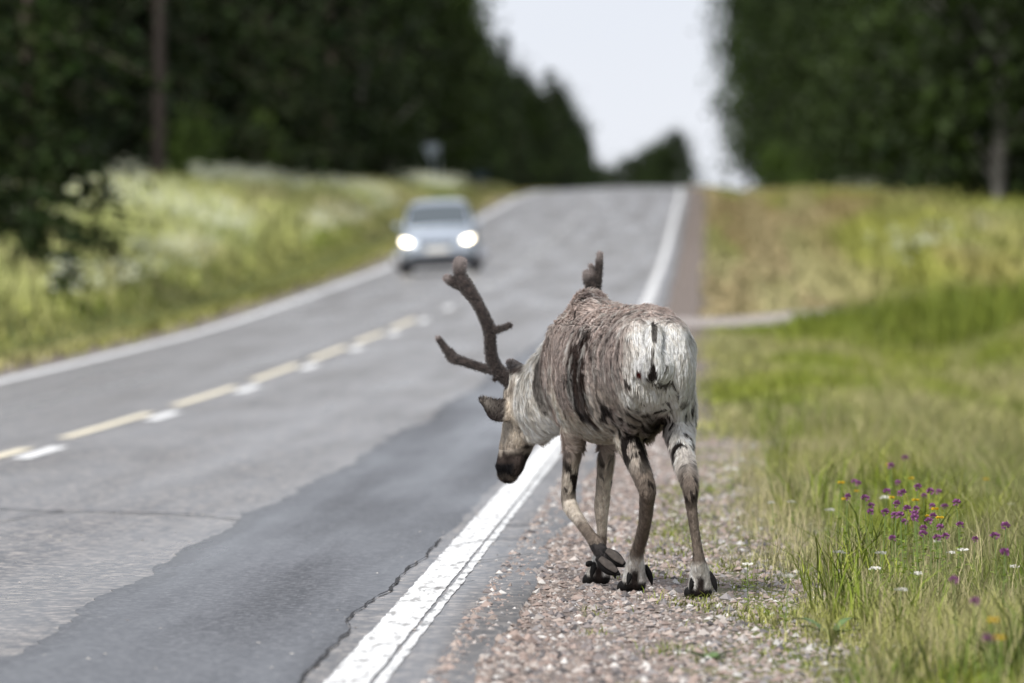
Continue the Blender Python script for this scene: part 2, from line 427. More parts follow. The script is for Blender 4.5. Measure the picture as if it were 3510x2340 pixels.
# ================================================================== the reindeer
def build_reindeer():
    root = empty('reindeer', (.5, 31.1, 0))
    tag(root, 'grazing reindeer in patchy moult seen from behind on the gravel shoulder, velvet antlers, head lowered', 'reindeer')
    off = np.array([.5, 31.1, 0.0])
    F0 = 19600.0
    def P(x, y, Y): return ((x - 1176) * Y / F0, Y, EYE - (y - 608) * Y / F0)   # photo measure + real distance -> metres
    def pt(x, y, Y, a, b=None): return P(x, y, Y) + (a, b if b else a)
    side = (.97, .22, 0)
    parts = []
    # trunk: centre x, y, ztop, zbot, half width
    T = [(.515, 30.43, .89, .76, .06), (.515, 30.49, .965, .705, .125), (.503, 30.62, 1.015, .655, .152), (.475, 30.82, 1.03, .60, .168),
         (.43, 31.03, 1.02, .548, .192), (.375, 31.22, 1.025, .535, .19), (.32, 31.42, 1.045, .53, .168), (.272, 31.60, 1.03, .56, .142), (.235, 31.73, .94, .64, .08)]
    parts.append(tube([(x, y, (a + b) / 2, wd, (a - b) / 2) for x, y, a, b, wd in T], side, 28, 6, 2.15))
    # withers hump and spine ridge
    parts.append(tube([(.30, 31.3, 1.0, .07, .05), (.285, 31.45, 1.03, .065, .05), (.27, 31.58, 1.0, .06, .05)], side, 14))
    # shoulders
    parts.append(tube([(.2, 31.5, .92, .06, .10), (.19, 31.52, .78, .07, .13), (.215, 31.52, .64, .055, .10)], side, 16))
    parts.append(tube([(.37, 31.52, .92, .06, .10), (.39, 31.52, .78, .06, .12), (.365, 31.50, .64, .05, .09)], side, 16))
    # neck
    parts.append(tube([(.25, 31.5, .82, .12, .19), pt(1300, 865, 31.68, .105, .17), pt(1258, 903, 31.8, .092, .155), pt(1222, 930, 31.9, .078, .125), pt(1204, 940, 31.95, .065, .085)], side, 20))
    # dewlap under the neck
    parts.append(tube([pt(1285, 955, 31.7, .05, .045), pt(1250, 978, 31.8, .05, .04), pt(1222, 1000, 31.9, .045, .035)], side, 14))
    # head
    parts.append(tube([pt(1194, 872, 31.94, .052, .07), pt(1198, 905, 31.96, .064, .085), pt(1201, 950, 31.99, .072, .09), pt(1196, 985, 32.01, .071, .082), pt(1186, 1020, 32.03, .061, .068),
                       pt(1176, 1050, 32.05, .054, .056), pt(1170, 1072, 32.06, .051, .05), pt(1167, 1086, 32.07, .040, .04)], side, 20))
    parts.append(tube([pt(1155, 1062, 32.03, .022, .03), pt(1150, 1074, 32.04, .018, .026)], side, 12))   # nose pad
    parts.append(tube([pt(1190, 1060, 32.0, .026, .03), pt(1183, 1082, 32.0, .022, .026)], side, 12))      # chin
    # left ear
    parts.append(tube([pt(1174, 938, 31.93, .016, .024), pt(1157, 944, 31.91, .018, .040), pt(1140, 943, 31.90, .017, .042), pt(1122, 930, 31.89, .015, .029), pt(1104, 919, 31.88, .012, .014)], (0.1, 1, 0), 14))
    # right ear, half behind the neck
    parts.append(tube([pt(1212, 866, 31.98, .012, .018), pt(1228, 852, 31.99, .012, .022), pt(1246, 846, 32.0, .009, .010)], (0.1, 1, 0), 12))
    # tail
    parts.append(tube([(.505, 30.42, .945, .035, .03), (.503, 30.375, .89, .03, .022), (.512, 30.365, .83, .026, .018), (.520, 30.375, .785, .015, .012)], (1, 0, 0), 12))
    # buttocks
    parts.append(tube([(.575, 30.52, .92, .055, .08), (.592, 30.53, .82, .060, .10), (.598, 30.58, .73, .052, .085)], (1, 0, 0), 16))
    parts.append(tube([(.445, 30.52, .92, .06, .08), (.435, 30.55, .82, .062, .10), (.434, 30.6, .73, .052, .085)], (1, 0, 0), 16))
    # hind legs
    parts.append(tube([(.588, 30.70, .82, .066, .13), (.598, 30.74, .70, .058, .115), (.602, 30.78, .62, .053, .088), (.605, 30.70, .565, .05, .064), (.615, 30.57, .48, .034, .046),
                       (.634, 30.43, .40, .0285, .038), (.637, 30.40, .365, .026, .034), (.640, 30.41, .32, .0205, .024), (.650, 30.42, .24, .0175, .020), (.661, 30.43, .17, .0175, .020),
                       (.667, 30.44, .125, .0225, .025), (.670, 30.465, .085, .033, .03), (.672, 30.49, .03, .044, .038)], (1, 0, 0), 18, 4))
    parts.append(tube([(.45, 30.74, .82, .065, .13), (.440, 30.82, .70, .06, .115), (.424, 30.95, .61, .054, .088), (.423, 30.92, .56, .05, .066), (.452, 30.84, .47, .036, .048),
                       (.478, 30.78, .40, .0325, .042), (.488, 30.76, .365, .031, .038), (.487, 30.80, .32, .0265, .028), (.480, 30.88, .24, .0235, .023), (.464, 31.0, .165, .0225, .022),
                       (.452, 31.07, .115, .026, .026), (.449, 31.11, .075, .036, .032), (.447, 31.14, .03, .046, .038)], (1, 0, 0), 18, 4))
    # fore legs: standing right, lifted left
    parts.append(tube([(.385, 31.45, .74, .055, .09), (.366, 31.5, .60, .042, .065), (.353, 31.55, .517, .029, .04), (.344, 31.62, .40, .0255, .03), (.335, 31.68, .30, .0285, .03),
                       (.333, 31.69, .265, .026, .027), (.335, 31.72, .20, .019, .02), (.333, 31.75, .14, .019, .02), (.329, 31.765, .105, .024, .025), (.326, 31.775, .065, .037, .032), (.323, 31.79, .028, .048, .038)], (1, 0, 0), 16, 4))
    parts.append(tube([(.215, 31.48, .74, .055, .09), (.23, 31.5, .60, .046, .065), (.232, 31.52, .545, .038, .05), (.220, 31.56, .45, .0275, .034), (.210, 31.6, .355, .0265, .03), (.211, 31.62, .30, .0285, .03),
                       (.226, 31.57, .268, .026, .027), (.25, 31.49, .235, .0225, .0225), (.286, 31.39, .187, .0215, .0215), (.308, 31.34, .158, .0265, .026), (.325, 31.31, .13, .028, .026), (.352, 31.28, .108, .030, .024)], (.8, 0, -.6), 16, 4))
    # sheath between the hind legs
    parts.append(tube([(.505, 30.66, .665, .035, .03), (.495, 30.8, .61, .04, .035), (.48, 30.95, .57, .035, .03)], side, 12))
    me = remeshed('body', parts, .0065, 7, .5)
    # shaggy low-frequency relief of the coat
    nv = len(me.vertices); co = np.empty(nv * 3, np.float32); me.vertices.foreach_get('co', co); co = co.reshape(-1, 3).astype(float)
    no = np.empty(nv * 3, np.float32); me.vertices.foreach_get('normal', no); no = no.reshape(-1, 3)
    trunkw = sstep(.5, .62, co[:, 2])
    amp = (.010 * trunkw + .0015)
    co = co + no * (amp * (fbm(co[:, 0] * 16, co[:, 1] * 16, co[:, 2] * 9, seed=11) - .5) * 2)[:, None]

    # ---------------- coat colour (the animal's own coat, plus shade painted into shoulder fold and groin)
    def blob(p, c, r): 
        d = (p - np.array(c)) / np.array(r); return np.exp(-(d * d).sum(1))
    def coat(p, seed=0):
        x, y, z = p[:, 0], p[:, 1], p[:, 2]
        n1 = fbm(x * 11, y * 11, z * 5, seed=80); n2 = fbm(x * 34, y * 34, z * 15, seed=81); n3 = fbm(x * 60, y * 60, z * 26, seed=82)
        brown = np.array([.52, .445, .41]); dark = np.array([.026, .020, .018]); white = np.array([.9, .87, .82]); cream = np.array([.70, .63, .55]); leg = np.array([.27, .222, .185])
        c = np.tile(brown, (len(p), 1)) * (0.55 + .9 * n2)[:, None]
        def put(colr, w):
            nonlocal c
            w = np.clip(w, 0, 1)[:, None]; c = c * (1 - w) + np.asarray(colr) * (.75 + .5 * n3)[:, None] * w
        head = y + (.25 - x) * .45 > 31.78 + 0 * y
        # lighter spine band and withers tuft
        put([.66, .56, .51], sstep(.96, 1.02, z) * .6)
        put([.10, .066, .058], blob(p, (.285, 31.38, 1.05), (.05, .07, .05)) * 1.0)
        # pale belly
        put(cream * 1.05, sstep(.69, .60, z) * sstep(.47, .51, z) * sstep(30.8, 30.92, y) * sstep(31.5, 31.35, y) * sstep(.5, .44, x))
        # dark moulted flank
        wd = blob(p, (.255, 31.03, .77), (.12, .10, .17)) * 1.5
        put([.055, .034, .027], sstep(.34, .44, wd * (2.2 * n2 - .25)))
        put(dark, sstep(.5, .68, blob(p, (.25, 31.05, .72), (.14, .14, .15)) * (n2 * 1.7)))
        put(dark, sstep(.635, .70, fbm(x * 52, y * 52, z * 16, seed=97)) * sstep(.56, .62, z) * .8)
        put(white * .85, sstep(.56, .66, fbm(x * 46, y * 46, z * 10, seed=98)) * sstep(.56, .62, z) * .55)
        put([.075, .05, .042], sstep(.45, .75, blob(p, (.255, 31.02, .75), (.10, .085, .14))) * sstep(.3, .45, n2) * .85)
        # fold behind the shoulder, its crease shade painted dark, pale streak at the elbow
        put([.09, .07, .062], blob(p, (.15, 31.58, .79), (.05, .03, .2)) * .6)
        put(cream * 1.3, blob(p, (.19, 31.45, .66), (.08, .05, .1)) * 1.1)
        # neck and head paler
        nk = sstep(31.62, 31.72, y + (.25 - x) * .25) * sstep(.48, .52, z)
        put(np.array([.80, .76, .70]), nk * .95)
        put(white * .9, nk * sstep(.82, .88, z) * .8)
        put(dark * 2, nk * sstep(.6, .72, blob(p, (.12, 31.7, .75), (.05, .15, .12)) + n2 * .35) * .8)
        hd = sstep(31.84, 31.9, y) * sstep(.82, .78, z)
        put(np.array([.56, .49, .41]), hd * sstep(.75, .68, z) * .8)
        put([.16, .13, .11], hd * sstep(.53, .66, n2) * .75)
        put([.045, .034, .03], hd * sstep(.485, .45, z + .05 * (n2 - .5)))                      # muzzle
        put([.012, .011, .012], hd * sstep(.44, .425, z) * sstep(.012, -.005, x))   # nose
        put([.03, .02, .018], blob(p, (.055, 31.95, .49), (.022, .06, .012)) * 1.3)   # mouth corner
        put([.06, .045, .04], hd * sstep(.745, .77, z))                         # crown
        put([.045, .036, .035], sstep(-.025, -.04, x) * sstep(.58, .6, z) * hd) # ear
        # legs
        lg = sstep(.53, .44, z) * (1 - sstep(31.82, 31.86, y) * sstep(.36, .4, z))
        put(leg * .85, lg)
        put(cream * .9, lg * sstep(31.4, 31.45, y) * sstep(.16, .2, z) * sstep(.45, .6, n1 + .25 * np.where(x > .3, 1, (x - .2) * 8)))
        put(dark, lg * sstep(.3, .36, z) * sstep(.56, .63, n2))
        # hind thigh: mottled
        th = sstep(31.0, 30.9, y) * sstep(.42, .5, z)
        put(cream * .8, th * sstep(.4, .6, n1) * sstep(.80, .7, z) * .8)
        # white rump
        rp = sstep(30.72, 30.58, y) * sstep(.37, .45, x + (fbm(z * 22, y * 15, seed=90) - .5) * .10) * sstep(1.0, .95, z + .25 * (x - .5) ** 2 * 4)
        put(white, rp * sstep(.54, .6, z))
        put(white * .9, sstep(30.95, 30.8, y) * sstep(.54, .60, x) * sstep(.38, .54, z + .12 * (n1 - .5)) * sstep(.95, .85, z) * .85)
        put(dark, sstep(.5, .56, blob(p, (.503, 30.40, .80), (.02, .09, .055)) * 1.2) )
        put(dark, sstep(.5, .6, blob(p, (.505, 30.40, .945), (.012, .1, .05))) * .9)
        put([.09, .02, .018], sstep(.5, .6, blob(p, (.452, 30.45, .805), (.013, .09, .02))))
        put(dark, th * sstep(.62, .68, n2 + .1 * sstep(.72, .6, z)) * sstep(.78, .66, z))
        put(dark, sstep(30.85, 30.6, y) * sstep(.655, .7, fbm(x * 42, y * 42, z * 13, seed=95)) * sstep(.95, .85, z) * .9)
        # dark groin skin, with the shade between the thighs painted in
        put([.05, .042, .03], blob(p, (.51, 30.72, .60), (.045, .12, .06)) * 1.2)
        # white socks
        sock = sstep(.135, .105, z)
        put(white * (.95), sock * (.55 + .6 * n3) * np.where((y > 31.2) & (y < 31.6), 0, 1))
        put([.05, .045, .045], np.where((y > 31.2) & (y < 31.5) & (z < .16), 1.0, 0.0))
        put([.03, .027, .026], sstep(.03, .016, z) * sstep(31.9, 31.85, y))
        put(dark * 1.5, sock * sstep(.022, .008, np.minimum(np.abs(x - .672), np.minimum(np.abs(x - .447), np.abs(x - .323)))) * sstep(.09, .06, z))
        return np.clip(c, .006, .9)
    me.vertices.foreach_set('co', (co - off).astype(np.float32).ravel()); me.update()
    a = me.color_attributes.new('Col', 'FLOAT_COLOR', 'POINT')
    cc = np.ones((nv, 4), np.float32); cc[:, :3] = coat(co) * .85; a.data.foreach_set('color', cc.ravel())
    M_skin = attr_mat('short_coat', .85, .15)
    body = link('body', me, M_skin, root)

    # ---------------- fur strands
    me.calc_loop_triangles(); nt_ = len(me.loop_triangles)
    tri = np.empty(nt_ * 3, np.int32); me.loop_triangles.foreach_get('vertices', tri); tri = tri.reshape(-1, 3)
    no = np.empty(nv * 3, np.float32); me.vertices.foreach_get('normal', no); no = no.reshape(-1, 3).astype(float)
    A, B, C = co[tri[:, 0]], co[tri[:, 1]], co[tri[:, 2]]
    ar = np.linalg.norm(np.cross(B - A, C - A), axis=1) / 2
    zc = (A[:, 2] + B[:, 2] + C[:, 2]) / 3
    dens = np.where(zc < .5, 1.6, 1.0)
    pr = ar * dens; pr /= pr.sum()
    n = 270000
    t = rng.choice(nt_, n, p=pr); r1, r2 = rng.random(n), rng.random(n)
    s1 = np.sqrt(r1); wa, wb, wc = 1 - s1, s1 * (1 - r2), s1 * r2
    p = A[t] * wa[:, None] + B[t] * wb[:, None] + C[t] * wc[:, None]
    nn = no[tri[t, 0]] * wa[:, None] + no[tri[t, 1]] * wb[:, None] + no[tri[t, 2]] * wc[:, None]
    nn /= np.linalg.norm(nn, axis=1)[:, None] + 1e-9
    z = p[:, 2]
    isleg = (z < .5) & (p[:, 1] < 31.86)
    ishead = (p[:, 1] + (.1 - p[:, 0]) * .3 > 31.93) | ((p[:, 0] < .09) & (z < .8) & (p[:, 1] > 31.85))
    rump = p[:, 1] < 30.75
    flow = np.tile(np.array([.16, -.7, -.75]), (n, 1))
    flow[rump] = (0.03, -.25, -1); flow[isleg] = (.02, -.15, -1)
    nk = (p[:, 1] > 31.66) & ~ishead & ~isleg; flow[nk] = (.5, -.35, -.75)
    flow[ishead] = (.25, -.25, .8)
    flow[(z > .96) & ~rump] = (.35, -.9, -.1)
    # wandering partings
    flow = flow + np.stack([fbm(p[:, 0] * 9, p[:, 1] * 9, z * 9, seed=s) - .5 for s in (101, 102, 103)], 1) * .95
    flow -= nn * (flow * nn).sum(1)[:, None]; flow /= np.linalg.norm(flow, axis=1)[:, None] + 1e-9
    L = np.where(isleg, .012, np.where(ishead, .02, np.where(nk, .04, np.where(rump, .028, .034))))
    L = np.where(isleg & (z > .36), .016 + .02 * (z - .36) / .14, L)
    L = np.where(isleg & (z < .13), np.where(z < .04, .006, .014), L)
    L = L * (.6 + .7 * rng.random(n))
    L = L * np.where((p[:, 0] < .03) & (z > .42) & (z < .48) & ishead, .3, 1)
    lift = np.where(isleg | ishead, .22, .30) * (.5 + rng.random(n))
    # clumping: strand tips lean to clump centres
    cl = np.stack([np.floor(p[:, 0] / .014), np.floor(p[:, 1] / .014), np.floor(z / .022)], 1)
    hsh = _h(cl[:, 0], cl[:, 1], cl[:, 2], 5)
    cen = (cl + .5) * np.array([.014, .014, .022])
    wdt = np.where(isleg | ishead, .0009, .0012) * (.7 + .7 * rng.random(n))
    sd_ = np.cross(flow, nn); sd_ /= np.linalg.norm(sd_, axis=1)[:, None] + 1e-9
    base = p - nn * .002
    mid = p + flow * (L * .5)[:, None] + nn * (L * lift * .55)[:, None]
    tip = p + flow * L[:, None] + nn * (L * lift * .65)[:, None]
    pull = (cen - p); pull -= nn * (pull * nn).sum(1)[:, None]
    kk = np.where(isleg | ishead, .15, .42)[:, None]
    tip = tip + pull * kk; mid = mid + pull * kk * .4
    Vv = np.stack([base - sd_ * wdt[:, None], base + sd_ * wdt[:, None], mid - sd_ * (wdt * .8)[:, None], mid + sd_ * (wdt * .8)[:, None], tip], 1).reshape(-1, 3)
    i0 = np.arange(n) * 5
    Ff = np.stack([np.stack([i0, i0 + 1, i0 + 3], 1), np.stack([i0, i0 + 3, i0 + 2], 1), np.stack([i0 + 2, i0 + 3, i0 + 4], 1)], 1).reshape(-1, 3)
    cb = coat(p) * (.86 + .48 * hsh + .5 * (rng.random(n) - .5))[:, None]
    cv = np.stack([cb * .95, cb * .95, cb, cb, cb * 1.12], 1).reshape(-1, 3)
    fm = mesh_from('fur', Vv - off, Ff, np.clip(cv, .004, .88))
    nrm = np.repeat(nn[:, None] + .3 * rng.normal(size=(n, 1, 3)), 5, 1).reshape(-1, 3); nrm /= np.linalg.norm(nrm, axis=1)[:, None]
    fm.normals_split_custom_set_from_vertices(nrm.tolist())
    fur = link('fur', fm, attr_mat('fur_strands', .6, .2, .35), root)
    tag(fur, kind='stuff')

    # ---------------- antlers in velvet
    m, n_, b = mat_new('antler_velvet')
    tcn = N(n_, 'ShaderNodeTexCoord'); nz = N(n_, 'ShaderNodeTexNoise', Scale=60.0, Detail=5.0); n_.links.new(tcn.outputs['Object'], nz.inputs['Vector'])
    rp = N(n_, 'ShaderNodeValToRGB'); rp.color_ramp.elements[0].color = (.014, .011, .011, 1); rp.color_ramp.elements[1].color = (.055, .042, .038, 1)
    rp.color_ramp.elements[0].position = .35; rp.color_ramp.elements[1].position = .7
    n_.links.new(nz.outputs['Fac'], rp.inputs['Fac'])
    # growing tips are paler, as a coat colour stored on the mesh
    at = N(n_, 'ShaderNodeAttribute', attribute_name='Col'); mx_ = N(n_, 'ShaderNodeMix', data_type='RGBA'); sx = N(n_, 'ShaderNodeSeparateColor')
    n_.links.new(at.outputs['Color'], sx.inputs[0]); n_.links.new(sx.outputs[0], mx_.inputs['Factor']); n_.links.new(rp.outputs['Color'], mx_.inputs['A'])
    mx_.inputs['B'].default_value = (.30, .26, .25, 1); n_.links.new(mx_.outputs['Result'], b.inputs['Base Color'])
    b.inputs['Roughness'].default_value = .9; b.inputs['Sheen Weight'].default_value = .25; b.inputs['Sheen Roughness'].default_value = .5
    b.inputs['Specular IOR Level'].default_value = .2
    bp = N(n_, 'ShaderNodeBump', Strength=.5, Distance=.004); n_.links.new(nz.outputs['Fac'], bp.inputs['Height']); n_.links.new(bp.outputs['Normal'], b.inputs['Normal'])
    def antler(parts, tips, lab):
        am = remeshed('antler', parts, .004, 3, .5)
        k = len(am.vertices); c = np.empty(k * 3, np.float32); am.vertices.foreach_get('co', c); c = c.reshape(-1, 3)
        wgt = np.zeros(k)
        for q, rad in tips: wgt = np.maximum(wgt, sstep(rad, rad * .35, np.linalg.norm(c - np.array(q), axis=1)) * np.clip(.5, 0, 1))
        am.vertices.foreach_set('co', (c - off).astype(np.float32).ravel()); am.update()
        at_ = am.color_attributes.new('Col', 'FLOAT_COLOR', 'POINT'); q4 = np.ones((k, 4), np.float32); q4[:, :3] = wgt[:, None]; at_.data.foreach_set('color', q4.ravel())
        o = link('antler', am, m, root); o['label'] = lab
        # velvet nap: short fuzz standing off the antler
        nb = 14000; no_ = np.empty(k * 3, np.float32); am.vertices.foreach_get('normal', no_); no_ = no_.reshape(-1, 3)
        ii = rng.integers(0, k, nb); pp = c[ii] - off + rng.normal(size=(nb, 3)) * .0015; d = no_[ii] + rng.normal(size=(nb, 3)) * .45; d /= np.linalg.norm(d, axis=1)[:, None]
        sd2 = np.cross(d, rng.normal(size=(nb, 3))); sd2 /= np.linalg.norm(sd2, axis=1)[:, None]
        ln = (.005 + .005 * rng.random(nb))[:, None]
        Vz = np.stack([pp - sd2 * .0007, pp + sd2 * .0007, pp + d * ln], 1).reshape(-1, 3)
        cz = np.repeat((np.array([.11, .092, .086]) * (.5 + .8 * rng.random((nb, 1)))) * (1 - wgt[ii])[:, None] + np.array([.5, .42, .41]) * wgt[ii][:, None], 3, 0)
        fz = mesh_from('velvet', Vz, np.arange(nb * 3).reshape(-1, 3), cz)
        tag(link('velvet', fz, attr_mat('velvet_nap', .8, .2), o), kind='stuff')
    YA = 31.93
    antler([tube([pt(1182, 893, YA, .022), pt(1162, 868, YA, .026), pt(1143, 850, YA - .01, .027), pt(1130, 825, YA - .03, .023), pt(1126, 790, YA - .06, .0215), pt(1124, 758, YA - .08, .023),
                  pt(1110, 722, YA - .09, .0215), pt(1090, 685, YA - .08, .022), pt(1068, 655, YA - .06, .028), pt(1057, 632, YA - .05, .0225), pt(1056, 604, YA - .04, .025)], (0, 1, 0), 14),
            tube([pt(1140, 850, YA, .02), pt(1110, 845, YA + .03, .016), pt(1062, 829, YA + .06, .0165), pt(1040, 822, YA + .08, .0185), pt(1022, 798, YA + .1, .0135), pt(1006, 777, YA + .11, .011)], (0, 1, 0), 12),
            tube([pt(1044, 815, YA + .08, .01), pt(1038, 805, YA + .09, .008)], (0, 1, 0), 8),
            tube([pt(1122, 762, YA - .08, .018), pt(1145, 756, YA - .10, .0135), pt(1158, 752, YA - .12, .011), pt(1170, 747, YA - .14, .0115)], (0, 1, 0), 12),
            tube([pt(1066, 655, YA - .06, .024), pt(1045, 649, YA - .05, .0195), pt(1027, 639, YA - .04, .0155)], (0, 1, 0), 12),
            tube([pt(1147, 862, YA, .012), pt(1136, 872, YA, .008)], (0, 1, 0), 8)],
           [(P(1056, 598, YA - .04), .06), (P(1020, 636, YA - .04), .04), (P(1004, 774, YA + .11), .02)], 'velvet antler reaching out over the road')
    antler([tube([pt(1196, 886, 31.93, .024), pt(1208, 866, 31.92, .03), pt(1230, 852, 31.98, .028), pt(1275, 832, 32.14, .022), pt(1325, 785, 32.17, .022), pt(1357, 735, 32.16, .021), pt(1367, 695, 32.13, .018),
                  pt(1368, 655, 32.1, .021), pt(1375, 615, 32.08, .0155), pt(1378, 584, 32.07, .012)], (0, 1, 0), 14),
            tube([pt(1364, 672, 32.11, .022), pt(1354, 647, 32.1, .022), pt(1346, 628, 32.09, .0145)], (0, 1, 0), 12),
            tube([pt(1363, 645, 32.1, .013), pt(1357, 609, 32.09, .0095)], (0, 1, 0), 10),
            tube([pt(1203, 878, 31.92, .026), pt(1194, 858, 31.96, .03), pt(1184, 846, 32.02, .024), pt(1172, 833, 32.08, .0155)], (0, 1, 0), 12)],
           [(P(1378, 578, 32.07), .05), (P(1345, 622, 32.09), .045), (P(1357, 603, 32.09), .03), (P(1171, 830, 32.08), .03)], 'velvet antler rising behind the back')

    # ---------------- hooves and dewclaws
    M_hoof = simple('hoof_horn', (.010, .0095, .0095), .8, spec=.12, noise_amt=.4, scale=60, bump=.2)
    M_sole = simple('hoof_sole', (.06, .05, .044), .8, noise_amt=.35, scale=70, bump=.4)
    def foot(c, f, s, u, spl=.22, lift_sole=False, gap=.022, fat=1.0):
        c, f, s, u = map(np.array, (c, f, s, u)); h = empty('hoof', (0, 0, 0)); h.parent = root
        dw = .45 if lift_sole else 1.0
        for sg in (-1, 1):
            f2 = f + s * sg * spl; f2 = f2 / np.linalg.norm(f2)
            o0 = c + s * sg * gap
            pts = [tuple(o0 - f2 * .028 + u * .016) + (.013, .009), tuple(o0 + f2 * .0 + u * .019) + (.022 * fat, .019), tuple(o0 + f2 * .03 + u * .021) + (.022 * fat, .021), tuple(o0 + f2 * .055 + u * .014) + (.014, .0135), tuple(o0 + f2 * .068 + u * .008) + (.006, .006)]
            v, fc = tube(pts, s, 14)
            d = (v - c) @ u; v = v - np.outer(np.minimum(d - .001, 0), u)       # flat sole
            link('toe', mesh_from('toe', v - off, fc), M_hoof, h)
            d0 = c + s * sg * .026 - f * .046 + u * .088
            v, fc = tube([tuple(d0) + (.010,), tuple(d0 + s * sg * .010 - f * .006 * dw - u * .02 * dw) + (.0115,), tuple(d0 + s * sg * .017 - f * .008 * dw - u * .042 * dw) + (.009,), tuple(d0 + s * sg * .022 - f * .008 * dw - u * .062 * dw) + (.003,)], f, 10)
            link('dewclaw', mesh_from('dewclaw', v - off, fc), M_hoof, h)
            if lift_sole:
                v, fc = tube([tuple(o0 - f2 * .02 - u * .001) + (.012, .004), tuple(o0 + f2 * .02 - u * .001) + (.016, .004), tuple(o0 + f2 * .055 - u * .0) + (.009, .003)], s, 12)
                link('sole_pad', mesh_from('sole_pad', v - off, fc), M_sole, h)
    hd = (-.2, .98, 0); hs = (.98, .2, 0)
    foot((.672, 30.52, -.012), hd, hs, (0, 0, 1)); foot((.447, 31.16, -.012), (-.35, .94, 0), (.94, .35, 0), (0, 0, 1)); foot((.323, 31.81, -.012), (-.3, .95, 0), (.95, .3, 0), (0, 0, 1))
    f = np.array([.78, -.12, -.6]); f /= np.linalg.norm(f); u = np.array([-.1, .9, -.38]); u -= f * (u @ f); u /= np.linalg.norm(u); s = np.cross(f, u)
    foot((.352, 31.245, .107), tuple(f), tuple(s), tuple(u), .0, True, .021, 1.15)
    return root
build_reindeer()

# ================================================================== gravel on the shoulder
def stones(name, u, y, size, cols, mat, dz=0.0, flat=.7, label=None, cat=None):
    n = len(u)
    base = np.array([(1, 0, 0), (-1, 0, 0), (0, 1, 0), (0, -1, 0), (0, 0, 1), (0, 0, -1)], float)
    fc = np.array([(0, 2, 4), (2, 1, 4), (1, 3, 4), (3, 0, 4), (2, 0, 5), (1, 2, 5), (3, 1, 5), (0, 3, 5)])
    V = base[None] * (.65 + .7 * rng.random((n, 6, 1))) + rng.normal(size=(n, 6, 3)) * .22
    a = rng.random(n) * 6.28; c, s = np.cos(a)[:, None], np.sin(a)[:, None]
    V = np.stack([V[:, :, 0] * c - V[:, :, 1] * s, V[:, :, 0] * s + V[:, :, 1] * c, V[:, :, 2] * flat], -1) * size[:, None, None]
    V = V + W(u, y, dz)[:, None] + np.array([0, 0, 1]) * (size * .2)[:, None, None]
    F = (fc[None] + (np.arange(n) * 6)[:, None, None]).reshape(-1, 3)
    o = link(name, mesh_from(name, V.reshape(-1, 3), F, np.repeat(cols, 6, 0), smooth=False), mat)
    return tag(o, label, cat, kind='stuff')
M_stone = attr_mat('stone_chips', .85, .3)
n = 64000
y = 20 + 45 * rng.random(n) ** 1.5; u = .2 + 1.55 * rng.random(n) ** 1.2
pal = np.array([(.33, .275, .245), (.28, .22, .195), (.40, .36, .335), (.21, .185, .18), (.10, .092, .093), (.24, .225, .225), (.52, .50, .48), (.31, .24, .21)])
cols = pal[rng.choice(8, n, p=[.22, .2, .14, .12, .08, .1, .06, .08])] * (.75 + .5 * rng.random((n, 1)))
size = .0028 + .016 * rng.random(n) ** 6 + .005 * rng.random(n) ** 1.5
stones('gravel', u, y, size, cols, M_stone, dz=-.0015, label='pinkish grey gravel chips covering the road shoulder', cat='gravel')
n = 420
y = 20 + 40 * rng.random(n) ** 1.3; u = -3.2 + 3.4 * rng.random(n)
u = np.where(rng.random(n) < .4, -.35 + .7 * rng.random(n), u)
stones('loose_chips', u, y, .004 + .005 * rng.random(n), np.array([.5, .47, .44]) * (.6 + .6 * rng.random((n, 1))), M_stone, dz=.006, flat=.35, label='pale loose stone chips scattered over the asphalt', cat='gravel')

# ================================================================== grass
M_blade = attr_mat('grass_blades', .6, .25, .3)
def grass(name, u, y, h, wd, c, lean=.35, label=None, cat='grass', dz=-.01):
    n = len(u); p = W(u, y, dz)
    a = rng.random(n) * math.pi; sx = np.stack([np.cos(a), np.sin(a), 0 * a], 1) * (wd / 2)[:, None]
    b = rng.random(n) * 2 * math.pi; ln = (lean * (.2 + rng.random(n)) * h)
    d = np.stack([np.cos(b) * ln, np.sin(b) * ln, 0 * b], 1)
    up = np.array([0, 0, 1.0]) * h[:, None]
    m_ = p + d * .3 + up * .55; t_ = p + d + up * (1 - .2 * lean)
    V = np.stack([p - sx, p + sx, m_ - sx * .75, m_ + sx * .75, t_], 1).reshape(-1, 3)
    i = np.arange(n) * 5
    F = np.stack([np.stack([i, i + 1, i + 3], 1), np.stack([i, i + 3, i + 2], 1), np.stack([i + 2, i + 3, i + 4], 1)], 1).reshape(-1, 3)
    me = mesh_from(name, V, F, np.repeat(np.clip(c, .005, .9), 5, 0))
    nr = np.repeat(np.stack([rng.normal(size=n) * .5, rng.normal(size=n) * .5 - .35, np.ones(n)], 1), 5, 0); nr /= np.linalg.norm(nr, axis=1)[:, None]
    me.normals_split_custom_set_from_vertices(nr.tolist())
    return tag(link(name, me, M_blade), label, cat, kind='stuff')

GREEN = np.array([.205, .28, .03]); LIME = np.array([.43, .45, .075]); STRAW = np.array([.62, .53, .32]); OLIVE = np.array([.24, .24, .06]); RUST = np.array([.40, .27, .17]); DEEP = np.array([.07, .12, .022])
def mixc(cs, ws):
    ws = np.stack(ws, 1); ws = ws / ws.sum(1, keepdims=True); return ws @ np.array(cs)
